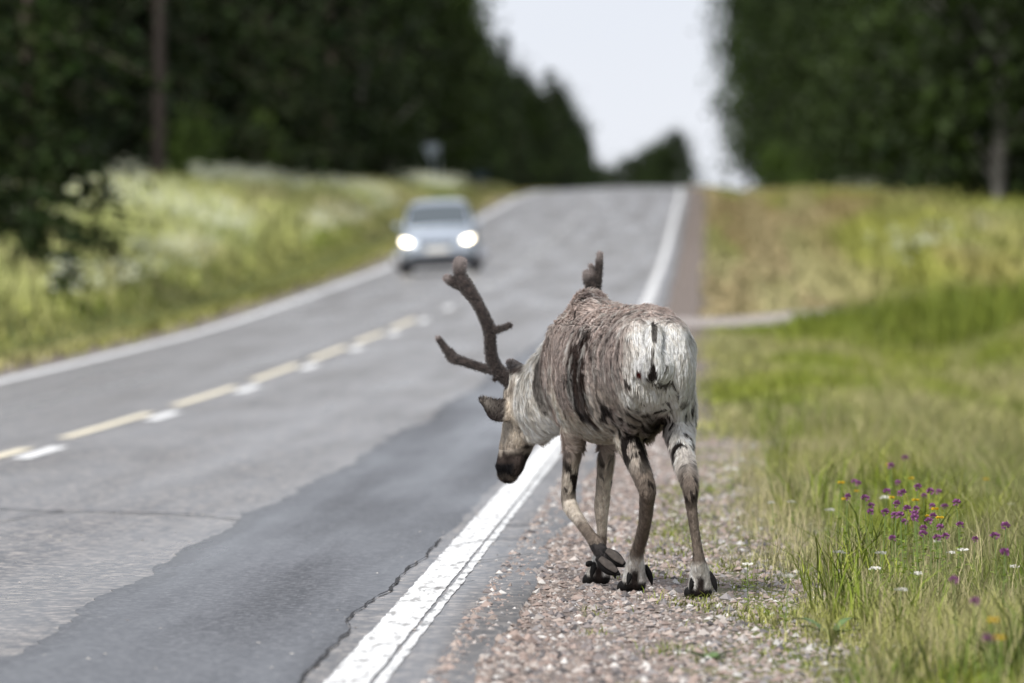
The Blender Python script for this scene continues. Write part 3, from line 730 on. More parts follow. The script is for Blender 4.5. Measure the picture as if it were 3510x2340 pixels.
# --- near verge: fine blades, dry belt beside the gravel, green further out
n = 330000
y = 20.5 + 44 * rng.random(n) ** 1.25; u = .62 + (2.6 + .05 * y) * rng.random(n) ** .85
edge = 1.12 + .28 * (fbm(y * .5, 0 * y, seed=201) - .5) * 2 + .25 * sstep(27, 22, y)
cl = fbm(u * 3.2, y * 1.3, seed=202, o=4)
keep = rng.random(n) < np.where(u > edge, sstep(edge - .05, edge + .35, u) * sstep(.22, .42, cl + .25 * sstep(0, .6, u - edge)), sstep(.57, .66, cl) * .55 * sstep(.68, .9, u))
u, y, cl = u[keep], y[keep], cl[keep]; edge = edge[keep]; n = len(u)
dry = fbm(u * 1.7, y * .55, seed=203, o=3)
wdry = sstep(.50, .62, dry + .26 * sstep(.6, .05, u - edge)) * (u > edge - .1); wlime = 1.8 * sstep(.46, .6, fbm(u * 1.6, y * .5, seed=204))
wdeep = 2.2 * sstep(.46, .6, fbm(u * 1.9, y * .7, seed=207)) * sstep(.3, 1.2, u - edge)
h = (.035 + .06 * sstep(0, .6, u - edge) + .13 * sstep(.5, 1.7, u - edge)) * (.4 + 1.0 * rng.random(n)) * (.35 + 1.3 * cl)
h = np.where(u < edge, h * .9 + .015, h); h = h * np.where((wdry > .5) & (u > edge), 1.5, 1)
c = 1.12 * mixc([GREEN, STRAW, LIME, DEEP], [np.full(n, .8) + .6 * rng.random(n), wdry * (.5 + 2.6 * rng.random(n)), wlime * rng.random(n) * 1.6, wdeep * 1.5 * rng.random(n)]) * (.65 + .65 * rng.random((n, 1)))
sel = rng.random(n) < .05; c[sel] = STRAW * (.6 + .5 * rng.random((sel.sum(), 1)))
grass('verge_grass', u, y, h, .0016 + .0022 * rng.random(n), c, .65, 'short green and straw-dry grass between the gravel shoulder and the meadow')
# --- tall flowering stalks of dry grass
n = 6000
y = 21 + 40 * rng.random(n); u = 1.15 + 2.8 * rng.random(n)
k = fbm(u * 1.7, y * .55, seed=203, o=3) > .5; u, y = u[k], y[k]; n = len(u)
grass('dry_stalks', u, y, .16 + .2 * rng.random(n), .0014 + .001 * rng.random(n), STRAW * (.7 + .6 * rng.random((n, 1))), .3, 'thin straw coloured seed stalks standing above the verge grass')
# --- broad leaves and tall fresh tufts mixed into the verge
n = 42000
y = 21 + 42 * rng.random(n) ** 1.2; u = 1.35 + 3.4 * rng.random(n)
cl = fbm(u * 3.1, y * 1.2, seed=261, o=3); k = cl > .56; u, y, cl = u[k], y[k], cl[k]; n = len(u)
grass('verge_tufts', u, y, (.06 + .17 * rng.random(n)) * (.5 + 1.4 * (cl - .5) * 4), .0035 + .006 * rng.random(n), mixc([LIME, GREEN, DEEP], [1.4 * sstep(.5, .6, fbm(u * 1.1, y * .4, seed=262)) + .1, np.full(n, .6), 1.2 * sstep(.5, .6, fbm(u * 1.3, y * .5, seed=263)) + .1]) * (.7 + .7 * rng.random((n, 1))), .7, 'fresh broad-bladed tufts and weeds among the verge grass')
# --- low leafy weeds in the gravel
n = 26000
y = 21 + 26 * rng.random(n); u = .55 + 1.1 * rng.random(n)
cl = fbm(u * 5, y * 1.9, seed=211, o=3); k = cl > .635 + .1 * sstep(.9, .6, u); u, y, cl = u[k], y[k], cl[k]; n = len(u)
grass('gravel_weeds', u, y, .015 + .04 * rng.random(n), .0028 + .004 * rng.random(n), mixc([GREEN, LIME, STRAW], [np.full(n, 1.0), rng.random(n), .5 * rng.random(n)]) * (.6 + .7 * rng.random((n, 1))), .9, 'low green weeds sprouting in patches through the gravel', 'weeds')
# --- middle distance right: coarser tufts
n = 60000
y = 58 + 62 * rng.random(n) ** 1.1; u = .75 + (1.5 + .055 * y) * rng.random(n)
cl = fbm(u * 1.4, y * .35, seed=205, o=3); k = rng.random(n) < sstep(.8, 1.2, u + .5 * (cl - .5)); u, y, cl = u[k], y[k], cl[k]; n = len(u)
dry = fbm(u * .9, y * .12, seed=206)
c = 1.2 * mixc([GREEN, STRAW, LIME, OLIVE], [np.full(n, .6), sstep(.42, .62, dry + .12 * sstep(2, 1, u)) * 2.2 * rng.random(n), 1.2 * sstep(.4, .65, cl) * rng.random(n), .6 * rng.random(n)]) * (.7 + .6 * rng.random((n, 1)))
grass('meadow_grass', u, y, (.07 + .22 * sstep(1.2, 3, u)) * (.5 + .9 * rng.random(n)), .008 + .008 * rng.random(n), c, .5, 'soft green and tan meadow grass of the ditch before the gravel track')
n = 9000
y = 106 + 13 * rng.random(n); u = 2.2 + 7.4 * rng.random(n) ** 1.2
grass('ditch_grass', u, y, (.28 + .4 * sstep(2.2, 4, u)) * (.6 + .6 * rng.random(n)), .01 + .012 * rng.random(n), mixc([GREEN, LIME, DEEP], [np.full(n, .7), rng.random(n), rng.random(n)]) * (.6 + .6 * rng.random((n, 1))), .4, 'tall deep green grass standing in the ditch in front of the gravel track')
# --- far right verge, beyond the track
n = 80000
y = 128 + 420 * rng.random(n) ** 1.15; u = .8 + 10.5 * rng.random(n) ** 1.1
cl = fbm(u * .55, y * .06, seed=215, o=3); bd = fbm(u * 1.1, y * .012, seed=216, o=3); lm = fbm(u * .5, y * .05, seed=217)
c = 1.3 * mixc([LIME * .9, STRAW * .95, RUST * 1.05, OLIVE, GREEN], [sstep(.42, .6, lm) * 1.5 * sstep(2.5, 5, u) + .1, 2.0 * sstep(.36, .58, bd) * sstep(9, 5, u) + .3, 2.6 * sstep(.5, .66, fbm(u * .9, y * .015, seed=218)) * sstep(7, 4, u), np.full(n, .6), .35 + sstep(6, 9, u)]) * (.7 + .6 * rng.random((n, 1)))
k = rng.random(n) < sstep(.8, 1.3, u)
h = (.12 + .35 * sstep(2, 6, u) * (.4 + 1.1 * cl)) * (.6 + .7 * rng.random(n))
grass('far_verge_grass', u[k], y[k], h[k], (.03 + .03 * rng.random(n))[k], c[k], .5, 'blurred tan, rust and green grass of the far verge beyond the gravel track')
# --- left verge and bank
n = 110000
y = 70 + 430 * rng.random(n) ** 1.25; u = -6.85 - 13 * rng.random(n) ** .9
q = -u - 6.85
cl = fbm(u * .5, y * .05, seed=221, o=3); lm = fbm(u * .4, y * .035, seed=222)
c = 1.5 * mixc([np.array([.46, .49, .19]), STRAW, OLIVE * .8, GREEN, np.array([.62, .62, .40])], [2.0 * sstep(.36, .6, lm) * sstep(2.0, 4, q), .6 * rng.random(n) + 1.2 * sstep(.5, .65, cl), 2.2 * sstep(4.2, 1.5, q), .45 * np.ones(n), 1.6 * sstep(.45, .6, fbm(u * .45, y * .035, seed=231, o=3)) * sstep(2.0, 4, q) * rng.random(n)]) * (.7 + .6 * rng.random((n, 1)))
h = (.1 + .42 * sstep(1.6, 4.5, q) * (.5 + cl)) * (.6 + .8 * rng.random(n))
grass('bank_grass', u, y, h, .03 + .03 * rng.random(n), c, .5, 'olive mown strip and tall light green grass on the bank across the road')

# --- white umbels massed on the left bank and a few on the right
def umbels(name, u, y, hh, rad, label):
    n = len(u); p = W(u, y); rep = 5
    c0 = p + np.array([0, 0, 1.0]) * hh[:, None]
    parts_v, parts_f, parts_c = [], [], []
    th = np.arange(6) / 6 * 2 * math.pi
    disc = np.stack([np.cos(th), np.sin(th), -.25 + 0 * th], 1); disc = np.vstack([disc, [0, 0, 0.1]])
    cc = np.repeat(c0, rep, 0) + rng.normal(size=(n * rep, 3)) * np.repeat(rad, rep)[:, None] * np.array([1.1, 1.1, .8])
    rr = np.repeat(rad, rep) * (.5 + .5 * rng.random(n * rep))
    V = cc[:, None] + disc[None] * rr[:, None, None]
    f = np.array([(i, (i + 1) % 6, 6) for i in range(6)])
    F = (f[None] + (np.arange(n * rep) * 7)[:, None, None]).reshape(-1, 3)
    cw = np.repeat(np.array([.74, .76, .58]) * (.75 + .4 * rng.random((n * rep, 1))), 7, 0)
    sv = np.stack([p + [-.006, 0, 0], p + [.006, 0, 0], c0], 1).reshape(-1, 3); sf = np.arange(n * 3).reshape(-1, 3)
    V = np.vstack([V.reshape(-1, 3), sv]); F = np.vstack([F, sf + n * rep * 7]); C = np.vstack([cw, np.tile(GREEN, (n * 3, 1))])
    return tag(link(name, mesh_from(name, V, F, C), M_blade), label, 'wildflowers', kind='stuff')
n = 9000
y = 105 + 260 * rng.random(n); u = -9.0 - 8.0 * rng.random(n)
k = fbm(u * .45, y * .035, seed=231, o=3) > .50; u, y = u[k][:3600], y[k][:3600]; n = len(u)
umbels('cow_parsley', u, y, .5 + .4 * rng.random(n), .035 + .04 * rng.random(n), 'drifts of white cow parsley in bloom on the bank across the road')
n = 80
y = 215 + 60 * rng.normal(size=n) * .5; u = 7.0 + .7 * rng.normal(size=n)
y = np.where(np.arange(n) < 45, 300 + 18 * rng.normal(size=n), 170 + 10 * rng.normal(size=n)); u = np.where(np.arange(n) < 45, 6.8 + .8 * rng.normal(size=n), 5.2 + .5 * rng.normal(size=n))
umbels('meadowsweet', u, y, .5 + .3 * rng.random(n), .035 + .04 * rng.random(n), 'loose creamy white umbels above the grass on the forest side of the ditch')

# ================================================================== single flowers of the verge
M_stem = simple('flower_stem', (.13, .19, .045), .6)
def flower_kind(kind):
    r2 = np.random.default_rng({'clover': 5, 'trefoil': 6, 'yarrow': 8}[kind]); hv, hf, hc = [], [], []; k = 0
    if kind == 'clover': hh, cnt = .30, 70
    elif kind == 'trefoil': hh, cnt = .28, 14
    else: hh, cnt = .17, 26
    for i in range(cnt):
        if kind == 'clover':
            d = r2.normal(size=3); d /= np.linalg.norm(d); d[2] = abs(d[2]) if r2.random() < .75 else d[2]
            c0 = np.array([0, 0, hh]); a = c0 + d * .004; b = c0 + d * np.array([.013, .013, .015]) * (.85 + .3 * r2.random()); wd = .0035
            colr = np.array([.26, .085, .23]) * (.6 + .7 * r2.random()) + np.array([.16, .10, .14]) * r2.random()
        elif kind == 'trefoil':
            an = i / cnt * 6.28; d = np.array([math.cos(an), math.sin(an), .35]); c0 = np.array([0, 0, hh]); a = c0; b = c0 + d * .012; wd = .006
            colr = np.array([.75, .52, .04]) * (.8 + .4 * r2.random())
        else:
            an = r2.random() * 6.28; rd = .016 * math.sqrt(r2.random()); c0 = np.array([math.cos(an) * rd, math.sin(an) * rd, hh + .006 * r2.random() - 18 * rd * rd]); d = np.array([r2.normal() * .3, r2.normal() * .3, 1]); a = c0 - np.array([.003, .002, .003]); b = c0 + np.array([.003, 0, .003]); wd = .004
            colr = np.array([.78, .76, .70]) * (.85 + .2 * r2.random())
        s = np.cross(b - a, r2.normal(size=3)); s = s / (np.linalg.norm(s) + 1e-9) * wd
        m_ = (a * .35 + b * .65)
        hv += [a, m_ - s, b, m_ + s]; hf += [(k, k + 1, k + 2), (k, k + 2, k + 3)]; hc += [colr] * 4; k += 4
    head = mesh_from(kind + '_head', np.array(hv), np.array(hf), np.array(hc))
    head.materials.append(M_petal)
    sv, sf = tube([(.012, .01, 0, .0016), (.005, .006, hh * .5, .0014), (0, 0, hh, .0011)], (1, 0, 0), 5, 3)
    stem = mesh_from(kind + '_stem', sv, sf); stem.materials.append(M_stem)
    lv, lf, k = [], [], 0
    for i in range(9):
        an = r2.random() * 6.28; zz = hh * (.15 + .6 * r2.random()); o = np.array([.006, .006, zz]); d = np.array([math.cos(an), math.sin(an), .4]) * .022; s = np.cross(d, (0, 0, 1)) * .35
        lv += [o, o + d * .55 + s, o + d, o + d * .55 - s]; lf += [(k, k + 1, k + 2), (k, k + 2, k + 3)]; k += 4
    leaf = mesh_from(kind + '_leaves', np.array(lv), np.array(lf), np.tile(GREEN, (k, 1))); leaf.materials.append(M_blade)
    return head, stem, leaf
M_petal = attr_mat('petals', .7, .2, .25)
FL = {'clover': ('purple_clover', 'purple clover in flower among the verge grass', 'clovers in the verge', 'clover',
  [(1.67, 37.6), (1.65, 36.5), (1.57, 34.5), (1.72, 35.6), (1.65, 33.5), (1.73, 34.1), (1.53, 33.4), (1.52, 32.2), (1.43, 31.7), (1.44, 31.3), (1.46, 30.9), (1.5, 31.1), (1.54, 31.2), (1.5, 30.7), (1.46, 30.3), (1.42, 30.1), (1.52, 30.3), (1.49, 29.9), (1.52, 29.9), (1.64, 30.2), (1.34, 31.9), (1.37, 33.1), (1.46, 36.4), (1.28, 32.5), (1.29, 24.9), (1.28, 23.6), (1.2, 21.5), (1.67, 29.5), (1.67, 28.9)]),
      'trefoil': ('yellow_trefoil', 'small yellow flower among the verge grass', 'yellow flowers in the verge', 'flower',
  [(1.8, 40.7), (1.38, 35.8), (1.46, 36.1), (1.36, 34.8), (1.6, 33.8), (1.61, 33.0), (1.62, 32.7), (1.61, 32.1), (2.27, 40.8), (1.81, 38.7), (1.54, 34.6), (1.24, 21.7), (1.23, 21.8)]),
      'yarrow': ('white_yarrow', 'low flat white flower head at the edge of the gravel and grass', 'white flowers in the verge', 'flower',
  [(1.12, 43.1), (1.39, 49.4), (1.24, 46.1), (1.13, 37.1), (1.23, 37.5), (1.33, 35.7), (0.82, 29.7), (1.24, 29.2), (1.31, 30.3), (1.37, 28.9), (1.25, 27.4), (0.9, 27.8), (1.16, 30.2), (1.65, 37.8), (1.65, 33.1), (1.63, 31.7), (1.66, 31.4), (1.78, 30.2), (2.74, 50.4), (2.31, 39.5)])}
for kind, (nm, lab, grp, cat, pts) in FL.items():
    head, stem, leaf = flower_kind(kind)
    more = [(x + random.gauss(0, .2), y + random.gauss(0, 2.0)) for x, y in pts if kind == 'clover' and random.random() < .6]
    for (x, y) in pts + [q for q in more if q[0] - XR(q[1]) > 1.6]:
        zg = float(ground(x - XR(y), y))
        o = empty(nm, (x, y, zg), random.random() * 6.28); s = random.uniform(.9, 1.25); o.scale = (s * 1.15, s * 1.15, random.uniform(.85, 1.1))
        tag(o, lab, cat, grp)
        link('flower_head', head, None, o); link('stem', stem, None, o); tag(link('leaf', leaf, None, o), kind='stuff')

# a broad-leaved dock at the grass edge
def dock(name, x, y, s, label):
    o = empty(name, (x, y, float(ground(x - XR(y), y))), random.random() * 6); tag(o, label, 'plant')
    md = simple('dock_leaf', (.085, .14, .04), .6, noise_amt=.25, scale=30)
    for i in range(9):
        a = i / 9 * 6.28 + random.random() * .5; L = s * random.uniform(.7, 1.1); wd = L * .26; up = random.uniform(.5, 1.0)
        V, F = [], []; m = 6
        for k in range(m + 1):
            t = k / m; r = L * t; z = L * (up * t * 1.2 - .75 * up * t * t); w_ = wd * math.sin(math.pi * min(1, t * .92 + .08)) * .5
            d = np.array([math.cos(a), math.sin(a), 0]); q = np.array([-math.sin(a), math.cos(a), 0])
            V += [d * r - q * w_ + [0, 0, z + w_ * .35], d * r + [0, 0, z], d * r + q * w_ + [0, 0, z + w_ * .35]]
            if k: b = 3 * k; F += [(b - 3, b - 2, b + 1, b), (b - 2, b - 1, b + 2, b + 1)]
        link('leaf', mesh_from('dock_leaf', np.array(V), np.array(F)), md, o)
dock('dock_plant', 1.02, 27.35, .13, 'broad-leaved green dock plant at the edge of the dry grass')
dock('plantain_plant', .60, 25.6, .09, 'low leafy rosette growing out of the gravel')

# ================================================================== trees
M_leaf = attr_mat('leaves', .6, .2, .25)
M_needle = attr_mat('needles', .7, .15, .08)
def bark(name, c, c2, scale):
    m, n, b = mat_new(name)
    tcn = N(n, 'ShaderNodeTexCoord'); mpn = N(n, 'ShaderNodeMapping'); mpn.inputs['Scale'].default_value = (3, 3, .8)
    n.links.new(tcn.outputs['Object'], mpn.inputs['Vector'])
    nz = N(n, 'ShaderNodeTexNoise', Scale=scale, Detail=6.0); n.links.new(mpn.outputs['Vector'], nz.inputs['Vector'])
    r = N(n, 'ShaderNodeValToRGB'); r.color_ramp.elements[0].position = .35; r.color_ramp.elements[1].position = .62
    r.color_ramp.elements[0].color = (*c2, 1); r.color_ramp.elements[1].color = (*c, 1)
    n.links.new(nz.outputs['Fac'], r.inputs['Fac']); n.links.new(r.outputs['Color'], b.inputs['Base Color']); b.inputs['Roughness'].default_value = .9
    bp = N(n, 'ShaderNodeBump', Strength=.6, Distance=.03); n.links.new(nz.outputs['Fac'], bp.inputs['Height']); n.links.new(bp.outputs['Normal'], b.inputs['Normal'])
    return m
M_pineb = bark('pine_bark', (.042, .03, .025), (.018, .014, .012), 4)
M_spruceb = bark('spruce_bark', (.10, .075, .06), (.04, .032, .028), 5)
M_birchb = bark('birch_bark', (.2, .19, .18), (.03, .027, .024), 2.5)

def leaf_quads(P, size, asp, colr, r, droop=0.0, hor=0.0):
    n = len(P); d = r.normal(size=(n, 3)); d[:, 2] -= droop; d[:, 2] *= (1 - hor); d /= np.linalg.norm(d, axis=1)[:, None]
    s = np.cross(d, r.normal(size=(n, 3))); s /= np.linalg.norm(s, axis=1)[:, None]
    d = d * size[:, None]; s = s * (size * asp)[:, None]
    V = np.stack([P - d, P + s * .9 - d * .1, P + d, P - s * .9 + d * .1], 1).reshape(-1, 3); i = np.arange(n) * 4
    F = np.stack([np.stack([i, i + 1, i + 2], 1), np.stack([i, i + 2, i + 3], 1)], 1).reshape(-1, 3)
    return V, F, np.repeat(colr, 4, 0)

def spruce(seed, h, r, low=.03, base=(.017, .029, .008), dens=1.0, fine=1.0):
    g = np.random.default_rng(seed); P, D, bt = [], [], []
    nl = int(h * 2.6)
    for k in range(nl):
        t = low + (1 - low) * (k + g.random() * .5) / nl; z = t * h; Lm = r * (1 - t) ** .75 * (.75 + .45 * g.random()) + .12
        nb = 6 + int(3 * (1 - t))
        for j in range(nb):
            a = g.random() * 6.28; L = Lm * (.7 + .5 * g.random()); m = max(3, int(L * 3.6 * dens))
            for q in range(m):
                s = (q + .6) / m; rr = L * s
                P.append((math.cos(a) * rr + g.normal() * .1, math.sin(a) * rr + g.normal() * .1, z + .12 * L * s - .42 * L * s * s + g.normal() * .07)); D.append((.22 + .2 * (1 - s) + .05 * g.random()) * fine)
            if L > .8: bt.append((a, L, z))
    P, D = np.array(P), np.array(D)
    c = np.array(base) * .72 * (.5 + 1.1 * g.random((len(P), 1))) * (np.array([1, 1, 1]) + g.normal(size=(len(P), 3)) * .08)
    V, F, C = leaf_quads(P, D, .42, np.clip(c, .004, 1), g, .5, .35)
    crown = mesh_from('spruce_crown', V, F, C); crown.materials.append(M_needle)
    parts = [tube([(0, 0, -.3, .012 * h + .06), (0, 0, h * .35, .008 * h + .03), (0, 0, h * .97, .02)], (1, 0, 0), 9, 4)]
    for a, L, z in bt[::3]:
        parts.append(tube([(0, 0, z, .025), (math.cos(a) * L * .45, math.sin(a) * L * .45, z - .0 * L, .016), (math.cos(a) * L * .85, math.sin(a) * L * .85, z - .2 * L, .008)], (0, 0, 1), 4, 2))
    V, F = merge(parts); tr = mesh_from('spruce_trunk', V, F); tr.materials.append(M_spruceb)
    return crown, tr

def broadleaf(seed, h, r, z0, base, nclump=90, per=42, tmat=None, leaf=.2, droop=.8, tr0=None, top=1.0):
    g = np.random.default_rng(seed); P, S, Cc = [], [], []; parts = []
    parts.append(tube([(0, 0, -.3, tr0 or .011 * h), (g.normal() * .1, g.normal() * .1, h * .3, (tr0 or .011 * h) * .8), (g.normal() * .25, g.normal() * .25, h * .65, .006 * h), (0, 0, h * .93, .02)], (1, 0, 0), 9, 4))
    for k in range(nclump):
        t = g.random() ** .85; zz = z0 + (h - z0) * t
        prof = math.sin(math.pi * min(1, .12 + .86 * t)) ** .6 * (1 - .35 * t * top)
        a = g.random() * 6.28; rad = r * prof * math.sqrt(g.random()) * (.85 + .3 * g.random())
        c0 = np.array([math.cos(a) * rad, math.sin(a) * rad, zz])
        cs = .35 + .55 * g.random() * (r / 3.0) ** .5
        m = int(per * (.6 + .8 * g.random())); q = g.normal(size=(m, 3)) * np.array([cs * .75, cs * .75, cs * (.8 + .4 * droop)]) + c0
        P.append(q); S.append(leaf * (.6 + .8 * g.random(m))); Cc.append(np.array(base) * (.8 if h > 5 else 1.0) * (.4 + 1.3 * g.random()) * (.75 + .5 * g.random((m, 1))))
        if k % 3 == 0 and rad > .3:
            zb = max(z0 * .6, zz - rad * 1.0)
            parts.append(tube([(0, 0, zb, .004 * h), tuple(c0 * np.array([.5, .5, 0]) + [0, 0, (zb + zz) / 2 + .2]) + (.0025 * h,), tuple(c0) + (.012,)], (0.3, 0, 1), 5, 3))
    P, S, Cc = np.vstack(P), np.concatenate(S), np.vstack(Cc)
    V, F, C = leaf_quads(P, S, .5, np.clip(Cc, .004, 1), g, droop)
    crown = mesh_from('leafy_crown', V, F, C); crown.materials.append(M_leaf)
    V, F = merge(parts); tr = mesh_from('leafy_trunk', V, F); tr.materials.append(tmat or M_birchb)
    return crown, tr

def tree(name, proto, x, y, s, label, cat, group, zs=1.0, rz=None):
    crown, tr = proto
    o = empty(name, (x, y, float(ground(x - XR(y), y)) - .05), random.random() * 6.28 if rz is None else rz); o.scale = (s, s, s * zs)
    tag(o, label, cat, group)
    link('crown', crown, None, o); link('trunk', tr, None, o); return o

SP = [spruce(1, 17, 2.7), spruce(2, 16, 3.1, base=(.021, .035, .009)), spruce(3, 18, 2.5, base=(.015, .026, .008))]
BI = [broadleaf(4, 16, 3.1, .9, (.03, .05, .010), 150, 50), broadleaf(5, 17, 3.5, 1.0, (.026, .044, .010), 160, 50), broadleaf(6, 15, 2.8, .6, (.036, .058, .012), 135, 50)]
PI = [broadleaf(9, 21, 2.6, 11, (.022, .034, .012), 70, 45, M_pineb, .2, 0, .24), broadleaf(10, 20, 2.8, 9.5, (.02, .032, .011), 75, 45, M_pineb, .2, 0, .2)]
BD = [broadleaf(31, 10, 2.6, .3, (.022, .038, .010), 110, 50, M_spruceb, .2), broadleaf(32, 10, 2.3, .3, (.020, .034, .010), 105, 50, M_spruceb, .2)]
BU = [broadleaf(12, 2.6, 1.1, .15, (.055, .09, .016), 40, 34, M_spruceb, .13, .2, .03), broadleaf(13, 3.2, .9, .2, (.05, .08, .015), 36, 34, M_spruceb, .13, .3, .03)]

def uy(u, y): return float(XR(y) + u), y
# left forest wall
for row, (du, step, y0, y1) in enumerate([(0, 9.5, 236, 440), (-4.5, 8, 232, 440), (-9.5, 8, 225, 430), (-15, 9, 215, 400)]):
    y = y0
    while y < y1:
        yy = y + random.uniform(-2.5, 2.5); f = (yy - 240) / 200
        u = -17.2 + 4.7 * f + du + random.uniform(-1.3, 1.3)
        x, yy = uy(u, yy); px = 1176 + 19600 * x / yy
        kind = random.random()
        if row == 0 and f < .42:
            if kind < .22: tree('pine_tree', random.choice(PI), x, yy, random.uniform(.9, 1.1), 'tall pine with a bare reddish trunk at the dark forest edge across the road', 'tree', 'pines across the road')
            else: tree('spruce_tree', random.choice(SP), x, yy, random.uniform(.75, 1.05), 'dark spruce in the front row of the forest across the road, among the pines', 'tree', 'front spruces across the road')
        elif kind < (.3 if row == 0 else .75):
            tree('spruce_tree', random.choice(SP), x, yy, random.uniform(.8, 1.15), *(('dark spruce in the front row of the forest across the road, among the birches', 'tree', 'spruces among birches across the road') if row == 0 else ('dark spruce deep in the forest across the road, behind the front row', 'tree', 'inner spruces across the road')))
        else:
            tree('birch_tree', random.choice(BI), x, yy, random.uniform(.85, 1.1), *(('leafy green birch in the front row of the forest across the road', 'tree', 'front birches across the road') if row == 0 else ('birch deep in the forest across the road, behind the front row', 'tree', 'inner birches across the road')))
        y += step
# the big pine trunk and the last tall birches before the gap
tree('pine_tree', PI[0], -10.5, 254, .85, 'pine with the thickest and barest reddish brown trunk at the dark forest edge', 'tree', None)
for (px, Y, s, k) in [(770, 400, .95, 0), (850, 425, 1.0, 1), (900, 445, 1.05, 0), (945, 462, 1.1, 1), (1000, 478, 1.0, 2), (960, 490, .9, 0)]:
    tree('birch_tree', BI[k], (px - 1176) * Y / 19600, Y, s, 'tall leafy birch in the clump behind the three-cornered sign', 'tree', 'birches at the end of the forest across the road')
# smaller trees along the far left side, towards the crest
for (px, Y, hh, pr, nm, lab) in [(1160, 560, 10.6, SP[0], 'spruce_tree', 'slim pointed spruce standing up beside the gap before the crest'),
                                 (1105, 520, 8.0, BI[2], 'birch_tree', 'smaller birch filling the gap beside the slim pointed spruce'),
                                 (1262, 760, 13.6, SP[1], 'spruce_tree', 'grey-green spruce beyond the crest, the taller of a rounded pair'),
                                 (1215, 640, 8.2, BI[0], 'birch_tree', 'low birch between the slim spruce and the rounded pair'),
                                 (1305, 800, 11.6, SP[1], 'spruce_tree', 'round-topped spruce that ends the tree line before the sky gap'),
                                 (1190, 600, 7.4, SP[2], 'spruce_tree', 'short dark spruce at the foot of the slim pointed one'),
                                 (1240, 700, 9.0, SP[0], 'spruce_tree', 'short dark spruce at the foot of the rounded pair')]:
    base_h = {id(SP[0]): 17, id(SP[1]): 16, id(SP[2]): 18, id(BI[0]): 16, id(BI[1]): 17, id(BI[2]): 15}[id(pr)]
    tree(nm, pr, (px - 1176) * Y / 19600, Y, hh / base_h * 1.45, lab, 'tree', None, .69)
for (px, Y, hh, k) in [(1085, 505, 9.5, 0), (1125, 540, 9.0, 1), (1190, 640, 9.5, 0), (1225, 700, 9.6, 1), (1285, 790, 12.4, 0), (1310, 830, 11.4, 1), (1330, 860, 9.8, 0), (1345, 900, 8.6, 1)]:
    tree('alder_tree', BD[k], (px - 1176) * Y / 19600, Y, hh / 10, 'round dark alder in the tree line that sinks towards the crest across the road', 'tree', 'alders sinking towards the crest')
# saplings and bushes on the left forest edge
for (px, Y, s, k) in [(435, 262, .8, 0), (478, 270, .65, 1), (595, 300, .75, 1), (520, 285, .5, 0), (700, 345, .7, 0), (760, 360, .6, 1)]:
    tree('sapling', BU[k], (px - 1176) * Y / 19600, Y, s, 'light green leafy sapling in front of the dark forest across the road', 'sapling', 'saplings across the road')
# near spruce standing alone on the left bank, with young ones at its foot
NS = spruce(21, 13, 2.5, .02, (.020, .035, .007), 3.6, .6)
tree('spruce_tree', NS, -8.95, 158, 1.0, 'large near spruce with yellow-green tips standing apart on the bank', 'tree', None)
tree('spruce_tree', NS, -10.6, 170, 1.0, 'spruce behind the large one that stands apart on the bank', 'tree', None, 1.05)
tree('spruce_tree', NS, -9.3, 150, .62, 'half-grown spruce in front of the large one that stands apart on the bank', 'tree', None)
YS_ = spruce(22, 2.2, 1.0, .02, (.022, .038, .010), 6, .5)
tree('young_spruce', YS_, -7.3, 140, .62, 'knee-high dark young spruce, the larger of two at the foot of the bank', 'spruce', None)
tree('young_spruce', YS_, -8.2, 146, .8, 'dark young spruce between the large near spruce and the smaller one', 'spruce', None)
# right forest wall
for row, (u0, step, y0, y1) in enumerate([(8.8, 12, 225, 560), (12.5, 11, 225, 700), (17, 12, 220, 720)]):
    y = y0
    while y < y1:
        yy = y + random.uniform(-3, 3); x, yy = uy(u0 + random.uniform(-.6, 1.2), yy)
        k = random.random()
        if k < (.5 if row else .42): tree('spruce_tree', random.choice(SP), x, yy, random.uniform(.95, 1.2), *(('dark spruce in the front row of the forest on the reindeer side', 'tree', 'front spruces on the reindeer side') if row == 0 else ('dark spruce behind the front row of the forest on the reindeer side', 'tree', 'inner spruces on the reindeer side')))
        else: tree('birch_tree', random.choice(BI), x, yy, random.uniform(1.0, 1.2), *(('birch with hanging leaves in the front row of the forest on the reindeer side', 'tree', 'front birches on the reindeer side') if row == 0 else ('birch behind the front row of the forest on the reindeer side', 'tree', 'inner birches on the reindeer side')))
        y += step
for (u, Y, s, k) in [(8.5, 585, 1.2, 1), (8.0, 620, 1.3, 0), (8.0, 660, 1.4, 1), (8.5, 700, 1.45, 0), (10.5, 640, 1.2, 2), (11.5, 690, 1.25, 1)]:
    x, yy = uy(u, Y); tree('birch_tree', BI[k], x, yy, s, 'tall birch leaning its crown over the verge near the crest', 'tree', 'birches near the crest')
for (px, Y, s, k) in [(1785, 480, 1.0, 0), (1840, 440, .8, 1), (1890, 420, .9, 0), (2010, 390, .8, 1)]:
    tree('roadside_bush', BU[k], (px - 1176) * Y / 19600, Y, s, 'low pale green bush at the foot of the forest on the reindeer side', 'bush', 'bushes at the forest foot')
